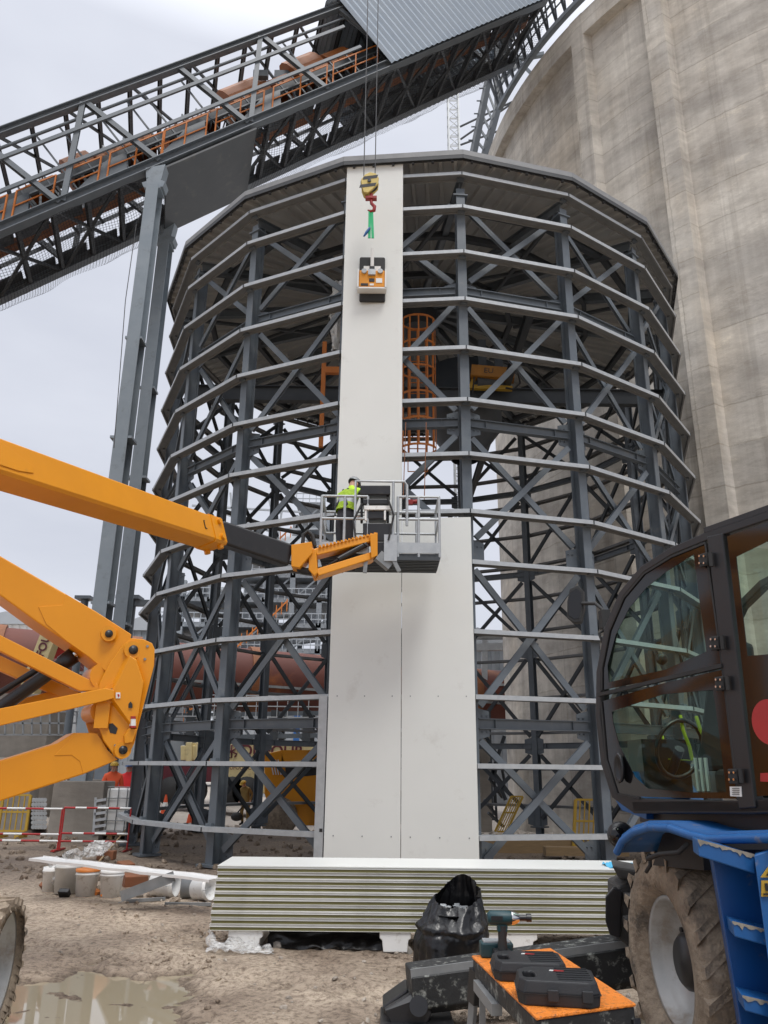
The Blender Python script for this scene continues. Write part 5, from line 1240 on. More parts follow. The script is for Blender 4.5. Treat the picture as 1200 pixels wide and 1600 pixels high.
# knuckle
KY = 6.95; KD = .5; LW = V((-.5, .866, 0))
def K(x, y, Y=KY): return aty(x, y, Y)
plate = [(205, 997), (225, 999), (238, 1005), (242, 1014), (241, 1040), (215, 1140), (210, 1162), (201, 1180), (190, 1187), (180, 1182), (162, 1157), (152, 1127), (151, 1100), (156, 1067), (172, 1035), (190, 1010)]
for i, Yq in enumerate((KY, KY+KD)):
    off = LW*KD*i; mb = MB(); mb.prism([K(x, y)+off for x, y in plate], LW*.03); mb.build('knuckle_plate', M['orange'], t, bevel=.006)
gus = [(197, 1022), (213, 1029), (224, 1064), (213, 1139), (205, 1137), (166, 1090), (178, 1062), (188, 1042)]
mb = MB(); A = [K(x, y) for x, y in gus]; B = [K(x+(3 if x < 200 else -3), y+(4 if y < 1080 else -4))+LW*-.07 for x, y in gus]; n = len(A)
mb.add(A+B, [(i, (i+1) % n, n+(i+1) % n, n+i) for i in range(n)]+[list(range(n, 2*n))]); mb.prism([K(192, 1150), K(200, 1138), K(212, 1140), K(205, 1160), K(193, 1162)], LW*-.05); mb.build('stiffener', M['orange'], t, bevel=.004)
for (x, y, r) in ((207, 1016, .05), (174, 1084, .052), (191, 1172, .045), (169, 991, .042)):
    mb = MB(); c = K(x, y); fy = -.03 if (x, y) != (169, 991) else -.03
    mb.lathe(c+LW*fy, LW, [(0, r*.7), (0, r*1.55), (.05, r*1.55)], 20, False); mb.build('pin_boss', M['orange'], t)
    mb = MB(); mb.lathe(c+LW*(fy-.012), LW, [(0, 0), (0, r*.8), (KD+.1, r*.8), (KD+.1, 0)], 14); mb.build('pin', M['black'], t)
mb = MB(); mb.prism([K(168, 1131, KY-.004), K(176, 1130, KY-.004), K(184, 1138, KY-.004), K(181, 1147, KY-.004), K(172, 1145, KY-.004)], LW*.004); mb.prism([K(201, 1100, KY-.075), K(204, 1096, KY-.075), K(207, 1100, KY-.075), K(207, 1106, KY-.075), K(201, 1106, KY-.075)], LW*.01); mb.build('opening', M['black'], t)
mb = MB(); mb.prism([K(181, 1082, KY-.07), K(188, 1082, KY-.07), K(188, 1091, KY-.07), K(181, 1091, KY-.07)], LW*.07); mb.prism([K(205, 1122, KY-.08), K(212, 1122, KY-.08), K(212, 1135, KY-.08), K(205, 1135, KY-.08)], LW*.07); mb.build('warning_sticker', M['stickwhite'], t)
mb = MB(); mb.prism([K(205, 1119, KY-.083), K(212, 1119, KY-.083), K(212, 1123, KY-.083), K(205, 1123, KY-.083)], LW*.07); mb.prism([K(205, 1134, KY-.083), K(212, 1134, KY-.083), K(212, 1137, KY-.083), K(205, 1137, KY-.083)], LW*.07); mb.prism([K(183.2, 1085, KY-.073), K(186, 1084, KY-.073), K(187, 1087, KY-.073), K(185, 1090, KY-.073)], LW*.01); mb.build('warning_print', M['redpaint'], t)
mb = MB(); mb.tube(K(165, 1055)+LW*.06, K(165, 1055)+LW*KD, .12, 16); mb.box(K(185, 1110)+LW*(KD/2), (.12, KD, .3)); mb.tube(K(160, 1110)+LW*.06, K(160, 1110)+LW*KD, .09, 16); mb.build('cross_tube', M['orange'], t)
# arm from knuckle back to the upper left
mb = MB(); mb.prism([K(x, y, KY+.045) for x, y in ((-260, 708), (0, 868), (100, 926), (150, 955), (206, 991), (200, 1030), (178, 1062), (140, 1028), (103, 1002), (58, 972), (0, 930), (-260, 780))], LW*.42); mb.build('second_boom', M['orange'], t, bevel=.012)
mb = MB(); mb.prism([K(x, y, KY+.036) for x, y in ((60, 948), (98, 945), (103, 928), (150, 956), (205, 991), (200, 1030), (178, 1060), (140, 1027), (103, 1001), (72, 975))], LW*.02); mb.build('boom_doubler', M['orange'], t, bevel=.004)
# lower boom
mb = MB(); lo = [(-260, 1300), (-260, 1238), (0, 1189), (90, 1161), (116, 1145), (152, 1145), (168, 1172), (184, 1187), (160, 1198), (130, 1210), (0, 1252)]
mb.prism([K(x, y, KY+.05) for x, y in lo], LW*.42); mb.build('lower_boom', M['orange'], t, bevel=.012)
mb = MB(); mb.prism([K(84, 1181, KY+.044), K(112, 1180, KY+.044), K(125, 1190, KY+.044), K(130, 1209, KY+.044), K(184, 1187, KY+.044), K(168, 1172, KY+.044), K(152, 1146, KY+.044), K(120, 1146, KY+.044)], LW*.01); mb.build('boom_doubler', M['orange'], t, bevel=.004)
# links
mb = MB(); mb.prism([K(-200, 924, KY+.02), K(0, 992, KY+.02), K(152, 1068, KY+.02), K(156, 1079, KY+.02), K(125, 1080, KY+.02), K(0, 1017, KY+.02), K(-200, 948, KY+.02)], LW*.09); mb.prism([K(-200, 958, KY+.42), K(0, 1024, KY+.42), K(130, 1085, KY+.42), K(100, 1092, KY+.42), K(0, 1048, KY+.42), K(-200, 985, KY+.42)], LW*.09); mb.build('upper_link', M['orange'], t, bevel=.006)
mb = MB(); mb.prism([K(-200, 1152, KY-.1), K(0, 1107, KY-.1), K(165, 1075, KY-.1), K(178, 1078, KY-.1), K(178, 1091, KY-.1), K(165, 1095, KY-.1), K(0, 1134, KY-.1), K(-200, 1180, KY-.1)], LW*.09); mb.prism([K(-200, 1140, KY+.45), K(0, 1100, KY+.45), K(80, 1080, KY+.45), K(110, 1095, KY+.45), K(0, 1120, KY+.45), K(-200, 1165, KY+.45)], LW*.08); mb.build('lower_link', M['orange'], t, bevel=.006)
mb = MB(); mb.tube(K(-60, 1150, KY+.25), K(112, 1026, KY+.25), .062, 20); mb.tube(K(-20, 1095, KY+.3), K(60, 1045, KY+.3), .03, 12); mb.lathe(K(112, 1026, KY+.25), K(136, 1008, KY+.25)-K(112, 1026, KY+.25), [(-.1, .075), (.02, .075), (.03, .03)], 16); mb.build('lift_cylinder', M['black'], t)
mb = MB(); mb.tube(K(112, 1026, KY+.25), K(145, 1003, KY+.25), .03, 14); mb.build('cylinder_rod', M['chrome'], t)
# chassis, turret and tyres beyond the left edge
mb = MB(); mb.box((-6.6, 7.3, .75), (3.2, 1.7, .45)); mb.build('chassis', M['orange'], t, bevel=.04)
mb = MB(); mb.box((-7.0, 7.3, 1.45), (2.4, 1.8, .9)); mb.build('turret', M['orange'], t, bevel=.08)
mb = MB(); mb.prism([(-5.3, 7.0, 1.2), (-4.7, 7.0, 1.2), (-5.2, 7.0, 4.4), (-5.6, 7.0, 4.4)], (0, .5, 0)); mb.build('riser', M['orange'], t, bevel=.02)
def wheel(c, ax, R, wd, par, tm, rm, lugs=26, rr=.55, dish=.12):
    ax = V(ax).normalized(); u = V((0, 0, 1)); fw = ax.cross(u).normalized(); c = V(c)
    mb = MB(); h = wd/2
    mb.lathe(c, ax, [(h*.55, R*rr), (h*.9, R*(rr+.08)), (h, R*.78), (h*.92, R*.9), (h*.75, R*.955), (0, R*.965), (-h*.75, R*.955), (-h, R*.8), (-h*.7, R*rr)], 72)
    vs = [q for q in mb.v]
    mb.v = [q+(q-c).normalized()*(noise.noise(q*7)*.018+noise.noise(q*19)*.008) for q in mb.v]
    for i in range(lugs):
        for sg in (-1, 1):
            a = 2*math.pi*(i+(.5 if sg > 0 else 0))/lugs
            def pp(o, ang, r): return c+ax*o*h+(fw*math.cos(ang)+u*math.sin(ang))*r
            da = 2*math.pi/lugs*.22; sk = 2*math.pi/lugs*.9
            pts = [pp(.02*sg, a, R*.94), pp(.98*sg, a+sk, R*.86), pp(.98*sg, a+sk+da*2, R*.86), pp(.02*sg, a+da*2, R*.94)]
            tp = [pp(.04*sg, a+da*.3, R*1.0), pp(.99*sg, a+sk+da*.3, R*.965), pp(.99*sg, a+sk+da*1.7, R*.965), pp(.04*sg, a+da*1.7, R*1.0)]
            mb.add(pts+tp, [(4, 5, 6, 7), (0, 1, 5, 4), (1, 2, 6, 5), (2, 3, 7, 6), (3, 0, 4, 7)])
    w = thing('wheel', '', 'wheel', c) if False else None
    ty = mb.build('wheel', tm, par)
    mb = MB(); r = R*rr
    mb.lathe(c, ax, [(h*.6, r*1.03), (h*.68, r*1.02), (h*.66, r*.95), (h*.4, r*.93), (h*.36, r*.86), (h*.22, r*.83), (h*.12, r*.74), (h*.0, r*.68), (-h*.04, r*.42), (-h*.04, r*.3)], 48)
    rim = mb.build('rim', rm, ty)
    mb = MB(); mb.lathe(c, ax, [(-h*.3, r*.52), (h*.3, r*.44), (h*.42, r*.36), (h*.44, 0)], 24)
    for i in range(8): a = 2*math.pi*i/8; q = c+ax*(-h*.04)+(fw*math.cos(a)+u*math.sin(a))*r*.58; mb.tube(q, q+ax*.03, .018, 6)
    mb.build('hub', M['black'], ty)
    return ty
wc = aty(-34, 1512, 5.55)
wheel((wc.x, 5.55, .40), (.99, .126, 0), .41, .34, t, M['mudtyre'], M['rim'], 24, .82)
wheel((-7.9, 6.5, .42), (0, -1, 0), .42, .34, t, M['mudtyre'], M['rim'], 20, .62)
wheel((wc.x-2.0, 8.0, .42), (0, 1, 0), .42, .34, t, M['mudtyre'], M['rim'], 20, .62)
mb = MB(); mb.bar((wc.x-.2, 5.6, .42), (-5.5, 6.9, .6), .25, .25); mb.build('axle', M['orange'], t)
mb = MB()
for k in (.12, -.0, -.12): mb.tube(UA-ud*.2+u_*(.205)+s_*(.12+k*.4), UB-ud*.3+u_*.205+s_*(.12+k*.4), .012, 6)
mb.build('boom_hose', M['blackrub'], t)
mb = MB()
for x, y in ((226, 1030), (230, 1010), (220, 1075), (214, 1110), (160, 1120), (180, 1165)): c = K(x, y); mb.tube(c+LW*-.012, c, .012, 6)
mb.build('bolts', M['galvdark'], t)
# basket
BY0, BY1 = 11.75, 12.55
bl, br = aty(500, 869, BY0), aty(687, 869, BY0); fz = bl.z; XL, XR = bl.x, br.x; RT = aty(600, 776, BY0).z
bk = t
mb = MB(); mb.box(((XL+XR)/2, (BY0+BY1)/2, fz+.03), (XR-XL, BY1-BY0, .05))
for i in range(9): mb.bar((XL, BY0+(BY1-BY0)*i/8, fz-.02), (XR, BY0+(BY1-BY0)*i/8, fz-.02), .03, .06)
for i in range(24): mb.bar((XL+(XR-XL)*i/23, BY0, fz), (XL+(XR-XL)*i/23, BY1, fz), .02, .05)
mb.build('basket_floor', M['darksteel'], t)
mb = MB(); kh = .27
xa, xb = aty(612, 860, BY0).x, XR; kh = .17
mb.box(((xa+xb)/2, BY0-.01, fz+.06+kh/2), (xb-xa, .02, kh)); mb.box(((XL+aty(575, 860, BY0).x)/2, BY0-.01, fz+.06+kh/2), (aty(575, 860, BY0).x-XL, .02, kh)); mb.box(((XL+XR)/2, BY1, fz+.06+kh/2), (XR-XL, .02, kh))
for X in (XL, XR): mb.box((X, (BY0+BY1)/2, fz+.06+kh/2), (.02, BY1-BY0, kh))
mb.box((aty(610, 860, BY0).x, BY0-.06, fz+.12), (.2, .1, .42)); mb.build('kick_plate', M['galv'], t)
mb = MB()
for h in (RT, (RT+fz)/2+.12, ):
    for (p, q) in (((XL, BY0, h), (aty(575, 776, BY0).x, BY0, h)), ((aty(622, 776, BY0).x, BY0, h), (XR, BY0, h)), ((XL, BY1, h), (XR, BY1, h)), ((XL, BY0, h), (XL, BY1, h)), ((XR, BY0, h), (XR, BY1, h))): mb.tube(p, q, .022, 8)
for X in (XL, (XL+aty(575, 776, BY0).x)/2, aty(575, 776, BY0).x, aty(622, 776, BY0).x, (aty(622, 776, BY0).x+XR)/2, XR):
    mb.tube((X, BY0, fz), (X, BY0, RT), .022, 8); mb.tube((X, BY1, fz), (X, BY1, RT), .02, 8)
gt = aty(600, 753, BY0).z; ga, gb = aty(556, 753, BY0).x, aty(632, 753, BY0).x
mb.path([(ga, BY0-.02, fz+.3), (ga, BY0-.02, gt), (gb, BY0-.02, gt), (gb+.04, BY0-.02, gt-.06), (gb+.04, BY0-.02, fz+.5)], .022, 8); mb.tube((ga+.6, BY0-.02, gt), (ga+.6, BY0-.02, fz+.3), .022, 8)
mb.build('guard_rail', M['galv'], t)
def bbox(mb, x0, y0, x1, y1, Y, dep): mb.prism([aty(x0, y1, Y), aty(x1, y1, Y), aty(x1, y0, Y), aty(x0, y0, Y)], (0, dep, 0))
cx_ = (ga+gb)/2-.08
mb = MB()
for q in ((563, 758, 610, 773), (567, 779, 608, 788), (572, 798, 604, 811), (567, 817, 612, 846), (585, 846, 606, 868)): bbox(mb, *q, BY0-.02, .3)
for q in ((563, 774, 567, 817), (604, 774, 608, 817)): bbox(mb, *q, BY0+.05, .06)
mb.build('control_console', M['black'], t, bevel=.015)
mb = MB(); bbox(mb, 569, 790, 611, 796, BY0-.06, .25); bbox(mb, 570, 797, 573, 813, BY0-.05, .04); bbox(mb, 600, 797, 603, 812, BY0-.05, .04); mb.build('console_trim', M['white'], t)
mb = MB(); mb.bar(aty(590, 868, 11.7), aty(610, 885, 11.75), .14, .16); mb.bar(aty(612, 870, 11.68), aty(624, 893, 11.68), .06, .06); mb.bar(aty(572, 873, 11.7), aty(570, 895, 11.7), .06, .06); mb.build('basket_bracket', M['galvdark'], t)
mb = MB(); mb.path([(cx_-.2, BY0-.1, gt-.4), (cx_-.33, BY0-.12, gt-.7), (cx_-.28, BY0-.12, gt-1.0), (cx_-.1, BY0-.12, gt-1.1)], .018, 6); mb.path([(cx_+.2, BY0-.1, gt-.3), (cx_+.3, BY0-.12, gt-.6), (cx_+.22, BY0-.12, gt-1.0)], .018, 6); mb.build('hose', M['blackrub'], t)
# worker in the basket, back to the camera, bent over the rail
wx = aty(541, 800, 12.1).x
person('worker in yellow safety vest, dark trousers and grey helmet leaning forward in the work basket', (wx-.02, 12.05, fz-.16), R_(-35),
       dict(spine=(0, .04, 1.14), chest=(0, .1, 1.34), neck=(0, .17, 1.47), head=(0, .22, 1.56), crown=(0, .27, 1.65), shL=(-.19, .12, 1.38), shR=(.19, .12, 1.38), elR=(.3, .28, 1.26), wrR=(.34, .52, 1.36), handR=(.34, .6, 1.38), elL=(-.28, .3, 1.16), wrL=(-.2, .5, 1.12), handL=(-.17, .57, 1.12)),
       M['hivis'], M['cloth'], M['galvdark'], arms=M['cloth'], vest=M['hivis2'], sc=.97)
q = aty(640, 785, 12.0); mb = MB(); mb.box(q, (.1, .08, .08)); mb.tube(q, q+V((.14, 0, .02)), .035, 10); o = mb.build('clamp', M['redsteel']); tag(o, 'small dark red clamp tool hanging on the basket rail at right', 'clamp')
mb = MB()
for x0, x1 in ((666, 663), (634, 630)): mb.tube(aty(x0, 660, 12.9), aty(x1, 780, 12.7), .008, 5)
o = mb.build('tag_line', M['rebar']); tag(o, 'thin tag lines hanging down to the work basket', 'rope')

# ------------------------------------------------------------------ blue rotating telehandler at the right
TH = thing('blue_telehandler', 'muddy blue telehandler with black glazed cab and outrigger at the right edge', 'telehandler', (2.6, 5.0, 0))
P0, P1 = aty(930, 1203, 5.2), aty(1200, 1203, 3.9); al = V((P1.x-P0.x, P1.y-P0.y, 0)).normalized(); inw = V((-al.y, al.x, 0))
if inw.x < 0: inw = -inw
def C(x, y, off=0): return onpl(x, y, P0+inw*off, inw)
CW = 1.0
outer = [(955, 1246), (938, 1192), (930, 1120), (931, 1050), (944, 980), (967, 925), (1000, 885), (1045, 856), (1100, 832), (1200, 797), (1300, 768), (1320, 1268), (1170, 1272), (990, 1271)]
inner = [(962, 1238), (946, 1188), (938, 1118), (939, 1052), (952, 985), (974, 932), (1006, 894), (1049, 867), (1103, 845), (1203, 811), (1290, 787), (1305, 1236), (1168, 1252), (994, 1247)]
OUT = [C(*q) for q in outer]; INN = [C(*q) for q in inner]
mb = MB(); mb.ring(OUT, INN, inw*.07); far = inw*(CW-.07)
mb.ring([q+far for q in OUT], [q+far for q in INN], inw*.07)
cab = mb.build('cab_frame', mat('cab_black', (.009, .009, .011), (.018, .018, .02), .42, bump=.05, bscale=200), TH, bevel=.008)
mb = MB(); mb.prism([C(1104, 838, -.012), C(1128, 833, -.012), C(1180, 1262, -.012), C(1154, 1264, -.012)], inw*.06); mb.build('door_pillar', cab.data.materials[0], cab, bevel=.006)
mb = MB()      # roof and sill slabs joining the two sides
def strip(pts, th):
    for a, b in zip(pts[:-1], pts[1:]):
        n = (b-a).cross(inw).normalized()*th; mb.add([a, b, b+inw*CW, a+inw*CW, a+n, b+n, b+inw*CW+n, a+inw*CW+n], [(0, 1, 2, 3), (4, 5, 6, 7), (0, 1, 5, 4), (1, 2, 6, 5), (2, 3, 7, 6), (3, 0, 4, 7)])
cabM = cab.data.materials[0]
strip([q+V((0, 0, -.004)) for q in OUT[8:11]], .03)
mb.build('roof', cabM, cab); mb = MB()
strip([OUT[13]+V((0, 0, .012)), OUT[12]+V((0, 0, .012)), OUT[11]+V((0, 0, .012))], .05)
mb.build('floor', cabM, cab)
mb = MB()
fr = [q+(V((0, 0, 0))) for q in INN[0:9]]
mb.add([q+inw*.03 for q in fr]+[q+inw*(CW-.03) for q in fr], [(i, i+1, len(fr)+i+1, len(fr)+i) for i in range(len(fr)-1)], True); mb.build('windscreen', M['glass'], cab)
def window(poly_o, poly_i, name, off=.0, surround=True):
    mb = MB(); mb.prism([C(x, y, off+.012) for x, y in poly_o], inw*.006); w_ = mb.build(name, M['glass'], cab)
    if surround:
        n = len(poly_i); mb = MB(); mb.ring([C(x, y, off-.002) for x, y in poly_o], [C(x, y, off-.002) for x, y in poly_i], inw*.004); mb.build('black_border', M['frit'], w_)
    return w_
M['frit'] = mat('glass_border', (.006, .006, .007), (.010, .009, .010), .08, rvar=.03)
wu_o = [(941, 1078), (941, 1045), (953, 985), (975, 934), (1007, 896), (1049, 870), (1103, 848), (1116, 940), (1128, 1038), (1040, 1059)]
wu_i = [(951, 1066), (949, 1040), (962, 992), (983, 950), (1010, 918), (1040, 894), (1084, 866), (1093, 940), (1104, 1018), (1040, 1046)]
window(wu_o, wu_i, 'upper_door_window')
wl_o = [(940, 1096), (1035, 1068), (1131, 1046), (1143, 1150), (1153, 1248), (1080, 1247), (1000, 1245), (965, 1239), (948, 1188), (941, 1130)]
wl_i = [(956, 1112), (1035, 1085), (1114, 1078), (1124, 1150), (1135, 1238), (1080, 1238), (1012, 1232), (992, 1214), (968, 1165), (958, 1130)]
window(wl_o, wl_i, 'lower_door_window')
wr_o = [(1136, 838), (1210, 812), (1290, 790), (1305, 1236), (1240, 1240), (1183, 1244)]
wr_i = [(1150, 870), (1215, 838), (1280, 822), (1295, 1020), (1225, 1020), (1168, 1025)]
window(wr_o, wr_i, 'rear_side_window')
mb = MB()
for a, b in (((936, 1086), (1035, 1062)), ((1035, 1062), (1130, 1040))): mb.bar(C(*a, -.006), C(*b, -.006), .02, .03, up=inw)
for pts in ([(941, 1078), (941, 1045), (953, 985), (975, 934), (1007, 896), (1049, 870), (1103, 848)], [(1103, 850), (1129, 1038), (1154, 1250)], [(940, 1096), (948, 1188), (965, 1241), (1000, 1247)]):
    for a, b in zip(pts[:-1], pts[1:]): mb.bar(C(*a, -.004), C(*b, -.004), .012, .012, up=inw)
mb.build('rubber_seal', M['blackrub'], cab)
for i, (x, y) in enumerate(((1100, 875), (1118, 1005), (1126, 1068), (1147, 1213))):
    mb = MB(); mb.box(C(x, y, -.02), (.06, .02, .07), Matrix.Rotation(math.atan2(al.y, al.x), 3, 'Z')); mb.tube(C(x+10, y-12, -.03), C(x+12, y+10, -.03), .012, 8); h = mb.build('hinge', M['blackrub'], cab, bevel=.004)
    mb = MB()
    for dx in (-5, 2):
        for dy in (-6, 5): c = C(x+dx, y+dy, -.032); mb.tube(c, c-inw*.012, .006, 8)
    mb.build('bolts', M['chrome'], h)
mb = MB(); mb.lathe(C(970, 1200, -.02), -inw, [(0, .0), (0, .036), (.02, .04), (.02, .03), (.008, .026), (.008, 0)], 24); mb.v = [C(970, 1200, -.02)+V(((q-C(970, 1200, -.02)).x*1, (q-C(970, 1200, -.02)).y*1, (q-C(970, 1200, -.02)).z*2.2)) for q in mb.v]; mb.build('door_handle', M['black'], cab)
mb = MB(); mb.sphere(C(1034, 1030, .05), .035, 16, 10); mb.build('work_light', M['black'], cab)
mb = MB(); mb.prism([C(1140, 1229, -.016), C(1158, 1229, -.016), C(1159, 1245, -.016), C(1141, 1244, -.016)], inw*.003); mb.build('label_plate', M['stickwhite'], cab)
mb = MB()
for k in range(4): mb.bar(C(1144, 1232+3*k, -.018), C(1155, 1232+3*k, -.018), .0025, .003, up=inw)
mb.build('label_print', M['black'], cab)
mb = MB(); c = C(1203, 1128, -.012); mb.lathe(c, -inw, [(0, 0), (0, .105), (.006, .105), (.006, 0)], 32, False); mb.build('red_sticker', M['redpaint'], cab)
mb = MB(); mb.prism([C(1188, 1208, -.012), C(1210, 1207, -.012), C(1210, 1222, -.012), C(1188, 1221, -.012)], inw*.003); mb.build('red_tag', M['redpaint'], cab)
# inside the cab
ci = inw*.55
mb = MB(); s0 = C(1110, 1230)+inw*.5; mb.box(s0+V((0, 0, .02)), (.5, .5, .14), Matrix.Rotation(math.atan2(al.y, al.x), 3, 'Z')); mb.prism([C(1085, 1205, .3), C(1140, 1205, .3), C(1135, 1040, .3), C(1105, 1040, .3)], inw*.45); mb.prism([C(1100, 1040, .4), C(1132, 1040, .4), C(1128, 1000, .4), C(1108, 1000, .4)], inw*.25); mb.build('seat', M['cloth'], TH, bevel=.03)
mb = MB(); mb.path([C(1062, 1170, .45)+inw*.16*math.cos(q)*1.1+V((0, 0, .17*math.sin(q)))+al*.05*math.sin(q) for q in [6.2832*i/24 for i in range(25)]], .014, 8); mb.tube(C(1062, 1170, .45), C(1035, 1245, .5), .03, 10); mb.box(C(1030, 1200, .5), (.3, .3, .35)); mb.build('steering_console', M['black'], TH)
jk = thing('safety_jacket', 'yellow green safety jacket with pale stripes hanging inside the telehandler cab', 'jacket', C(1085, 1150, .25))
mb = MB()
mb.prism([C(x, y, .45) for x, y in ((1108, 1150), (1122, 1138), (1125, 1160), (1110, 1162))], inw*.05)
for (a, b, wd) in (((1063, 1118), (1082, 1188), .022), ((1088, 1120), (1112, 1180), .024), ((1036, 1150), (1040, 1185), .014), ((1040, 1186), (1078, 1188), .008)):
    A_, B_ = C(*a, .47), C(*b, .47); mb.path([A_, A_.lerp(B_, .35)+inw*-.02+al*.012, A_.lerp(B_, .7)+al*.006, B_], wd*.5, 6)
mb.build('cloth', M['dimvis'], jk)
mb = MB()
for x in (1086, 1094, 1102): mb.bar(C(x, 1184, .26), C(x+6, 1236, .26), .018, .012, up=inw)
mb.build('stripe', M['stickwhite'], jk)
# mirror
mr_ = MB(); mp_ = [aty(x, y, 5.35) for x, y in ((890, 920), (902, 914), (911, 922), (912, 950), (907, 972), (897, 973), (886, 966), (886, 940))]; mr_.prism(mp_, (.03, .07, 0)); mo = mr_.build('mirror', M['blackrub'], TH, bevel=.006)
mb = MB(); c = sum(mp_, V((0, 0, 0)))/8; mb.prism([c+(q-c)*.8+V((-.002, -.003, 0)) for q in mp_], (0, .004, 0)); mirr = M['frit']; mb.build('mirror_glass', mirr, mo)
mb = MB(); mb.path([aty(909, 943, 5.35), aty(930, 943, 5.3), aty(941, 952, 5.25), aty(944, 975, 5.2), aty(946, 985, 5.15)], .013, 8); mb.box(aty(945, 968, 5.2), (.06, .08, .12)); mb.path([aty(944, 985, 5.2), aty(936, 990, 5.2), aty(942, 1005, 5.2)], .01, 6); mb.build('mirror_arm', M['blackrub'], TH)
# blue body
mb = MB()     # mudguard: a curved sheet
arch = [(963, 1322), (972, 1304), (990, 1290), (1015, 1282), (1045, 1283), (1075, 1293), (1105, 1300), (1150, 1298), (1220, 1296)]
def B(x, y, off=0): return C(x, y, off)
pts = [B(x, y, -.12) for x, y in arch]; low = [q-V((0, 0, .035)) for q in pts]; dp = inw*.85
n = len(pts); vs = pts+low+[q+dp for q in pts]+[q+dp for q in low]
mb.add(vs, [f for i in range(n-1) for f in ((i, i+1, n+i+1, n+i), (2*n+i, 2*n+i+1, 3*n+i+1, 3*n+i), (i, i+1, 2*n+i+1, 2*n+i), (n+i, n+i+1, 3*n+i+1, 3*n+i))]+[(0, n, 3*n, 2*n)], True)
for i in range(n-1): mb.tube(low[i], low[i+1], .022, 8)
mb.build('mudguard', M['blue'], TH)
mb = MB(); mb.prism([C(948, 1205, .1), (C(952, 1235, .1)), C(972, 1266, .1), C(1010, 1280, .1), C(1010, 1270, .1), C(985, 1262, .1)], inw*.6); mb.build('nose_trim', M['blue'], TH)
mb = MB(); mb.prism([C(1000, 1272, .15), C(1320, 1272, .15), C(1320, 1300, .15), C(1060, 1296, .15), C(1000, 1284, .15)], inw*.8); mb.prism([C(1040, 1290, .1), C(1095, 1296, .1), C(1100, 1360, .1), C(1020, 1352, .1)], inw*.5); mb.build('turntable', M['black'], TH)
mb = MB(); mb.path([C(1012, 1342, -.1), C(1030, 1335, -.12), C(1060, 1332, -.1), C(1075, 1318, -.05)], .013, 6); mb.path([C(1015, 1335, -.05), C(1016, 1352, -.08), C(1010, 1362, -.05)], .011, 6); mb.build('brake_hose', M['blackrub'], TH)
mb = MB(); hc = aty(970, 1305, 5.25); mb.sphere(hc, .085, 16, 12, (1, .8, .95)); hl = mb.build('headlight', M['black'], TH); mb = MB(); mb.sphere(hc+V((-.03, -.045, .0)), .055, 14, 10, (1, .6, 1)); mb.build('lens', M['frit'], hl)
# chassis, wheels
WX, WY = aty(1034, 1507, 5.0).x, 5.0
wheel((WX+.2, WY, .59), (-.995, -.06, 0), .60, .42, TH, M['mudtyre'], M['rim'], 22, .55, .15)
wheel((WX+2.3, WY+.2, .56), (1, 0, 0), .56, .42, TH, M['mudtyre'], M['rim'], 22, .57, .3)
mb = MB(); mb.bar((WX+.3, WY, .56), (WX+2.2, WY+.1, .56), .22, .22); mb.box((WX+1.3, 4.0, .75), (.9, 4.6, .5)); mb.build('axle_and_chassis', M['blue'], TH)
SYY = 4.02
def Sx(x, y, Y=SYY): return aty(x, y, Y)
mb = MB(); mb.prism([Sx(1112, 1338), Sx(1260, 1338), Sx(1300, 1700), Sx(1172, 1700), Sx(1150, 1560)], (.12, .35, 0)); mb.build('side_panel', mat('blue_panel', (.008, .075, .26), (.006, .055, .2), .35, dirt=(.16, .14, .11), dscale=9, damt=.7, dpos=.6), TH, bevel=.006)
st_ = [((1090, 1312), (1180, 1336), (1180, 1366), (1092, 1338)), ((1144, 1440), (1240, 1464), (1240, 1490), (1148, 1464)), ((1160, 1556), (1260, 1580), (1260, 1606), (1164, 1580))]
for q in st_:
    mb = MB(); mb.prism([Sx(x, y, SYY-.16) for x, y in q], (.05, .2, 0)); o = mb.build('step', M['blue'], TH, bevel=.006)
    mb = MB(); a, b = Sx(*q[0], SYY-.165), Sx(*q[1], SYY-.165)
    vs = []; n = 26
    for i in range(n+1): p = a.lerp(b, i/n); vs += [p+V((0, 0, .003)), p-V((0, 0, .006+.022*abs(noise.noise(V((i*.6, q[0][1], 0))))*2))]
    mb.add(vs, [(2*i, 2*i+2, 2*i+3, 2*i+1) for i in range(n)]); mb.build('worn_edge', mat('bare_metal_mud', (.34, .30, .24), (.2, .18, .15), .7, scale=25), o)
mb = MB(); mb.prism([Sx(1178, 1336, 3.8), Sx(1260, 1310, 3.8), Sx(1260, 1700, 3.8), Sx(1208, 1700, 3.8), Sx(1200, 1500, 3.8)], (.05, .1, 0)); mb.build('side_frame', M['blue'], TH, bevel=.006)
mb = MB(); mb.prism([Sx(1190, 1376, 3.79), Sx(1214, 1376, 3.79), Sx(1214, 1401, 3.79), Sx(1190, 1401, 3.79)], (0, .006, 0)); mb.prism([Sx(1189, 1371, 3.79), Sx(1201, 1354, 3.79), Sx(1213, 1371, 3.79)], (0, .006, 0)); lab = mb.build('warning_label', M['yellow'], TH)
mb = MB(); mb.box(Sx(1198, 1386, 3.785), (.012, .006, .03)); mb.box(Sx(1206, 1386, 3.785), (.012, .006, .03)); mb.bar(Sx(1193, 1397, 3.785), Sx(1211, 1397, 3.785), .006); mb.bar(Sx(1198, 1368, 3.785), Sx(1203, 1362, 3.785), .005); mb.build('print', M['black'], lab)
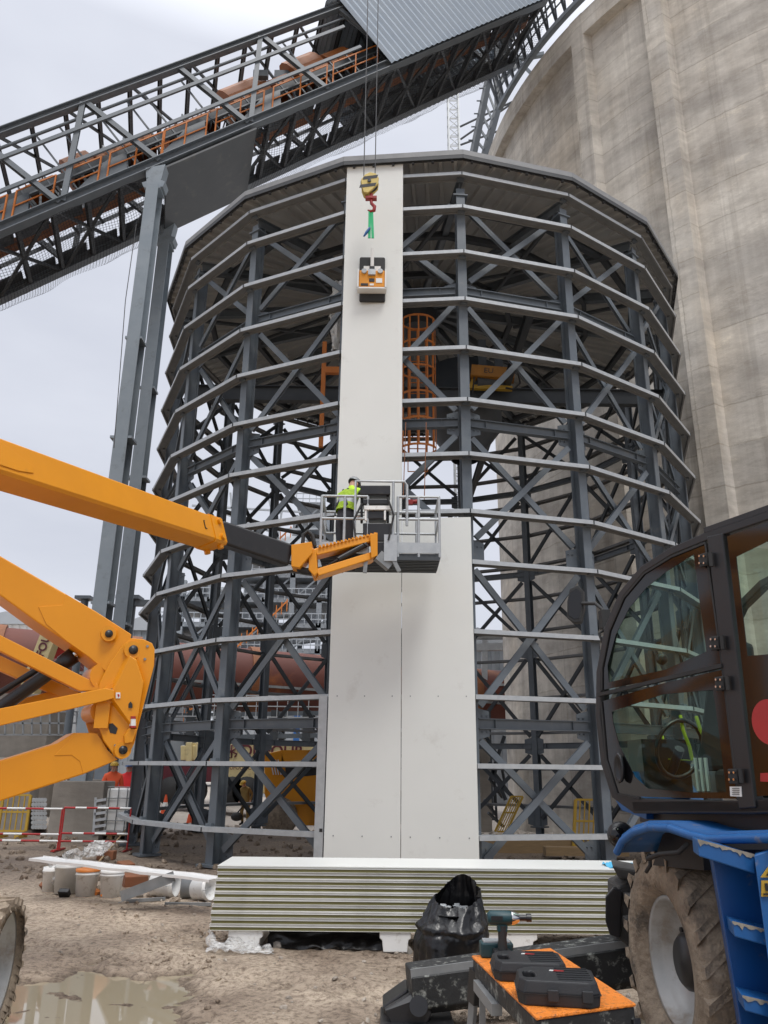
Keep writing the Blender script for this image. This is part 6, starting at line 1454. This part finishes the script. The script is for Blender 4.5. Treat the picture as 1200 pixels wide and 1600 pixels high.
# front bracket block in front of the wheel
mb = MB(); mb.prism([aty(x, y, 5.72) for x, y in ((946, 1402), (958, 1388), (972, 1392), (969, 1466), (953, 1461), (946, 1440))], (.03, .10, 0)); mb.build('bracket_plate', M['black'], TH, bevel=.006)
mb = MB(); mb.box(aty(990, 1402, 5.7), (.12, .3, .05)); mb.tube(aty(975, 1440, 5.68), aty(1010, 1435, 5.68), .035, 12); mb.prism([aty(x, y, 5.75) for x, y in ((966, 1386), (985, 1378), (1012, 1376), (1016, 1478), (986, 1482), (968, 1468))], (.05, .45, 0)); mb.prism([aty(x, y, 5.7) for x, y in ((956, 1352), (1010, 1362), (1012, 1376), (968, 1375))], (.1, .4, 0)); mb.build('bumper_block', mat('bumper_grime', (.02, .02, .02), (.07, .065, .06), .7, 0, 9, bump=.3, bscale=30), TH, bevel=.015)
# outrigger beam with foot
o1, o2 = aty(640, 1546, 5.95), aty(990, 1500, 6.15); od = (o2-o1).normalized()
mb = MB(); a = V((0, 1, 0)); a = (a-od*a.dot(od)).normalized(); u = a.cross(od).normalized(); u = u if u.z > 0 else -u
def sec(p, h, w_): return [p+u*(h/2)-a*(w_*.35), p+u*(h/2-.0)+a*(w_/2), p-u*(h/2)+a*(w_/2), p-u*(h/2)-a*(w_*.3), p-u*(h*.32)-a*(w_*.5), p+u*(h*.33)-a*(w_*.5)]
A, Bs = sec(o1, .27, .26), sec(o2+od*.5, .31, .28); mb.add(A+Bs, [(i, (i+1) % 6, 6+(i+1) % 6, 6+i) for i in range(6)]+[list(range(6)), list(range(6, 12))]); og = mb.build('outrigger_beam', M['outrig'], TH, bevel=.01)
mb = MB(); mb.bar(A[0]+(A[5]-A[0])*.5-a*.006, Bs[0]+(Bs[5]-Bs[0])*.5-a*.006, .012, .06, up=u); mb.build('worn_edge', M['galvdark'], og)
mb = MB(); f0 = aty(652, 1585, 5.85)
mb.prism([aty(600, 1578, 5.85), aty(640, 1553, 5.9), aty(662, 1556, 5.85), aty(675, 1585, 5.85), aty(668, 1600, 5.85), aty(612, 1603, 5.85)], (0, .06, 0)); mb.prism([aty(597, 1574, 6.0), aty(636, 1546, 6.0), aty(640, 1553, 6.0), aty(603, 1583, 6.0)], (0, .3, 0))
mb.box((f0.x, 6.0, .03), (.48, .42, .04)); mb.tube(aty(654, 1572, 5.8), aty(654, 1572, 6.2), .06, 16); mb.build('outrigger_foot', M['black'], TH, bevel=.01)

# ------------------------------------------------------------------ work platform with tools
PZ = .66
a, b, c = atz(737, 1497, PZ), atz(838, 1595, PZ), atz(994, 1573, PZ); dx = (c-b); dy = (a-b); dd = b+dx+dy
t = thing('work_platform', 'black folding work platform with orange perforated top in the right foreground', 'work platform', V((b.x, b.y, 0)))
mb = MB(); mb.prism([a, b, c, dd], (0, 0, .012)); mb.build('top', M['plat'], t, bevel=.004)
mb = MB(); sh = [q-V((0, 0, .085)) for q in (a, b, c, dd)]; ctr = (a+c)/2
mb.prism([ctr+(q-ctr)*.985-V((0, 0, .001)) for q in (a, b, c, dd)], (0, 0, -.085)); mb.build('rim_frame', M['outrig'], t, bevel=.008)
for p, q in ((a, -dx.normalized()*.05+dy.normalized()*.12), (dd, dx.normalized()*.05+dy.normalized()*.12), (b, -dx.normalized()*.05-dy.normalized()*.12), (c, dx.normalized()*.05-dy.normalized()*.12)):
    s0 = ctr+(p-ctr)*.94-V((0, 0, .05)); e0 = V((s0.x+q.x, s0.y+q.y, gz(s0.x, s0.y))); mb = MB(); mb.bar(s0.lerp(e0, .22), e0, .055, .025, up=dx); lg = mb.build('leg', M['galvdark'], t, bevel=.004)
    mb = MB(); mb.bar(s0, s0.lerp(e0, .25), .075, .04, up=dx); mb.bar(s0.lerp(e0, .86), e0, .075, .045, up=dx); mb.build('joint', M['black'], lg, bevel=.005)
mb = MB(); mb.bar(sh[0].lerp(sh[1], .12)-V((0, 0, .01)), sh[0].lerp(sh[1], .45)-V((0, 0, .03)), .05, .05); mb.bar(sh[0].lerp(sh[1], .2), (a-V((0, 0, .45)))+dy.normalized()*-.18, .02, .03); mb.build('locking_strut', M['galvdark'], t)
uz = V((0, 0, 1)); ex_, ey_ = dx.normalized(), dy.normalized()
def case(pc, rot, label, hgt, tilt=0):
    SCL = .88
    ca, sa_ = math.cos(rot), math.sin(rot); ax = V((ca, sa_, 0)); ay = V((-sa_, ca, 0)); az_ = uz
    if tilt: az_ = (uz+ax*tilt).normalized(); ax = (ax-uz*tilt).normalized()
    t = thing('tool_case', label, 'tool case', pc, 'black tool cases on the platform')
    def W3(x, y, z): return pc+ax*x*SCL+ay*y*SCL+az_*z*SCL
    fp = [(-.20, -.10), (-.17, -.15), (.15, -.17), (.19, -.14), (.20, .12), (.17, .16), (-.12, .16), (-.16, .13), (-.20, .08)]
    hole = [(-.165, -.055), (-.15, -.075), (-.12, -.07), (-.105, -.05), (-.105, .02), (-.115, .05), (-.13, .055), (-.155, .04), (-.165, .02)]
    def layer(mb, z0, z1, s0, s1):
        n = len(fp); r = []
        for z, s_ in ((z0, s0), (z1, s1)):
            r.append([W3(x*s_, y*s_, z) for x, y in fp]); r.append([W3(x, y, z) for x, y in hole])
        vs = r[0]+r[1]+r[2]+r[3]; fs = []
        for i in range(n):
            j = (i+1) % n; fs += [(i, j, 2*n+j, 2*n+i), (n+i, 3*n+i, 3*n+j, n+j), (i, n+i, n+j, j), (2*n+i, 2*n+j, 3*n+j, 3*n+i)]
        mb.add(vs, fs)
    mb = MB(); layer(mb, .0, hgt*.48, .97, 1.0); mb.build('lower_shell', M['case'], t, bevel=.008)
    mb = MB(); layer(mb, hgt*.5, hgt, 1.0, .93); up_ = mb.build('lid', M['case'], t, bevel=.01)
    mb = MB(); layer(mb, hgt*.47, hgt*.51, 1.02, 1.02); mb.build('seam_rib', M['black'], t)
    mb = MB()
    for x in (-.06, .10): mb.prism([W3(x, -.168, hgt*.25), W3(x+.05, -.172, hgt*.25), W3(x+.05, -.172, hgt*.72), W3(x, -.168, hgt*.72)], ay*-.012)
    mb.build('latch', M['case'], t, bevel=.003)
    mb = MB()
    for k in range(6): mb.prism([W3(.0, -.11+.045*k, hgt), W3(.16, -.11+.045*k, hgt), W3(.16, -.10+.045*k, hgt), W3(.0, -.10+.045*k, hgt)], az_*.004)
    mb.build('ribs', M['case'], t)
    mb = MB(); mb.prism([W3(-.01, .05, hgt+.002), W3(.035, .04, hgt+.002), W3(.045, .052, hgt+.002), W3(.0, .065, hgt+.002)], az_*.003); mb.build('red_mark', M['redpaint'], up_)
    mb = MB(); mb.prism([W3(-.03, .05, hgt+.002), W3(-.012, .047, hgt+.002), W3(-.004, .06, hgt+.002), W3(-.022, .064, hgt+.002)], az_*.003); mb.build('grey_mark', M['stickwhite'], up_)
zt = PZ+.013
cA = atz(871, 1560, zt); case(cA, R_(-6), 'black plastic tool case nearest the camera on the orange platform', .105)
cB = atz(826, 1524, zt); case(cB, R_(-2), 'black plastic tool case lying behind the nearer case on the orange platform', .09)
# impact wrench standing on its battery
wp = atz(786, 1500, zt)
t = thing('impact_wrench', 'teal and black cordless impact wrench standing upright beside the tool cases', 'power tool', wp)
def Wp(x, y, z): return wp+V((x, y*.3-.0, z))
mb = MB(); mb.box(wp+V((-.005, 0, .025)), (.09, .12, .05)); mb.build('battery', M['black'], t, bevel=.008)
mb = MB(); mb.path([wp+V((-.0, 0, .04)), wp+V((.0, 0, .1)), wp+V((.005, 0, .16))], [.026, .022, .026], 12); mb.build('handle', M['blackrub'], t)
mb = MB(); mb.path([wp+V((-.075, 0, .195)), wp+V((-.06, 0, .196)), wp+V((.03, 0, .196)), wp+V((.055, 0, .197))], [.022, .036, .036, .03], 16); mb.box(wp+V((.0, 0, .155)), (.05, .04, .04)); mb.build('motor_housing', M['teal'], t)
mb = MB(); mb.path([wp+V((.05, 0, .197)), wp+V((.06, 0, .197)), wp+V((.09, 0, .198))], [.035, .034, .022], 16); mb.build('gear_nose', M['chrome'], t)
mb = MB(); mb.tube(wp+V((.09, 0, .198)), wp+V((.15, 0, .198)), .015, 12); mb.tube(wp+V((.13, 0, .198)), wp+V((.155, 0, .198)), .02, 12); mb.box(wp+V((-.03, -.034, .2)), (.06, .01, .02)); mb.build('socket', M['black'], t)
bp_ = atz(772, 1503, zt)
t = thing('battery_charger', 'small teal and grey battery box beside the impact wrench', 'battery', bp_+V((.0, .14, 0)))
mb = MB(); mb.box(bp_+V((.03, .13, .035)), (.17, .1, .07)); mb.build('case', M['teal'], t, bevel=.008)
mb = MB(); mb.box(bp_+V((.03, .13, .073)), (.14, .08, .012)); mb.build('contacts', M['galv'], t, bevel=.003)

# bin bag
bc = atz(702, 1510, 0); bc = V((bc.x, 7.25, gz(bc.x, 7.25)))
mb = MB(); vs = []; n = 72; rows = 44; H = .66
for j in range(rows+1):
    v = j/rows
    for i in range(n):
        th = 2*math.pi*i/n; u = V((math.cos(th), math.sin(th), 0))
        r = .30*(1+.10*math.sin(v*3.1)) if v < .62 else .30*(1.07-.33*((v-.62)/.38)**1.1)
        fold = .022*noise.noise(V((math.cos(th)*2.2, math.sin(th)*2.2, v*2)))+.020*noise.noise(V((math.cos(th)*7, math.sin(th)*7, v*2.0)))+.009*noise.noise(V((math.cos(th)*18, math.sin(th)*18, v*5)))
        r += fold*1.5
        if v < .08: r *= .8+2.5*v
        peak = max(0, (v-.55)/.45); z = v*H*(.86)+peak*(.17*math.exp(-((th-1.2)/1.0)**2)+.17*math.exp(-((th-1.2-6.2832)/1.0)**2)-.05*math.exp(-((th-4.5)/1.0)**2))
        vc_ = .66+.05*noise.noise(V((math.cos(th)*1.5, math.sin(th)*1.5, 9))); am = .5+.9*abs(noise.noise(V((math.cos(th)*3, math.sin(th)*3, 4)))); r += am*(.026*math.exp(-((v-vc_)/.04)**2)-.018*math.exp(-((v-vc_+.08)/.03)**2)); r += -.045*(abs(noise.noise(V((math.cos(th)*4+v*1.3, math.sin(th)*4, v*1.6+2))))**.6)*(.4+v)+.02; r *= 1+.10*math.cos(th-2.9)*(1-v)
        vs.append(bc+V((u.x*r*.88+.05*v*v+.012*noise.noise(V((th, v*6, 1))), u.y*r*.8+peak*.03, z+.02*noise.noise(V((math.cos(th)*4, math.sin(th)*4, v*3))))))
mb.add(vs, [(j*n+i, j*n+(i+1) % n, (j+1)*n+(i+1) % n, (j+1)*n+i) for j in range(rows) for i in range(n)], True)
t = thing('bin_bag', 'full black bin bag with open peaked top standing in front of the panel stack', 'bin bag', bc)
mb.build('bag', M['bag'], t)
mb = MB(); mb.add([bc+V((.24*.8*math.cos(6.2832*i/20), .2*math.sin(6.2832*i/20), .46)) for i in range(20)], [list(range(20))]); mb.build('inside', M['bag'], t)
random.seed(5); mb = MB()
for i in range(40): q = bc+V((random.uniform(-.11, .12), random.uniform(-.1, .1), .455+random.random()*.05)); M3 = Matrix.Rotation(random.random()*6, 3, 'Z') @ Matrix.Rotation(random.random()*3, 3, 'X'); mb.box(q, (.045, .03, .003), M3)
mb.build('scraps', M['galv'], t)
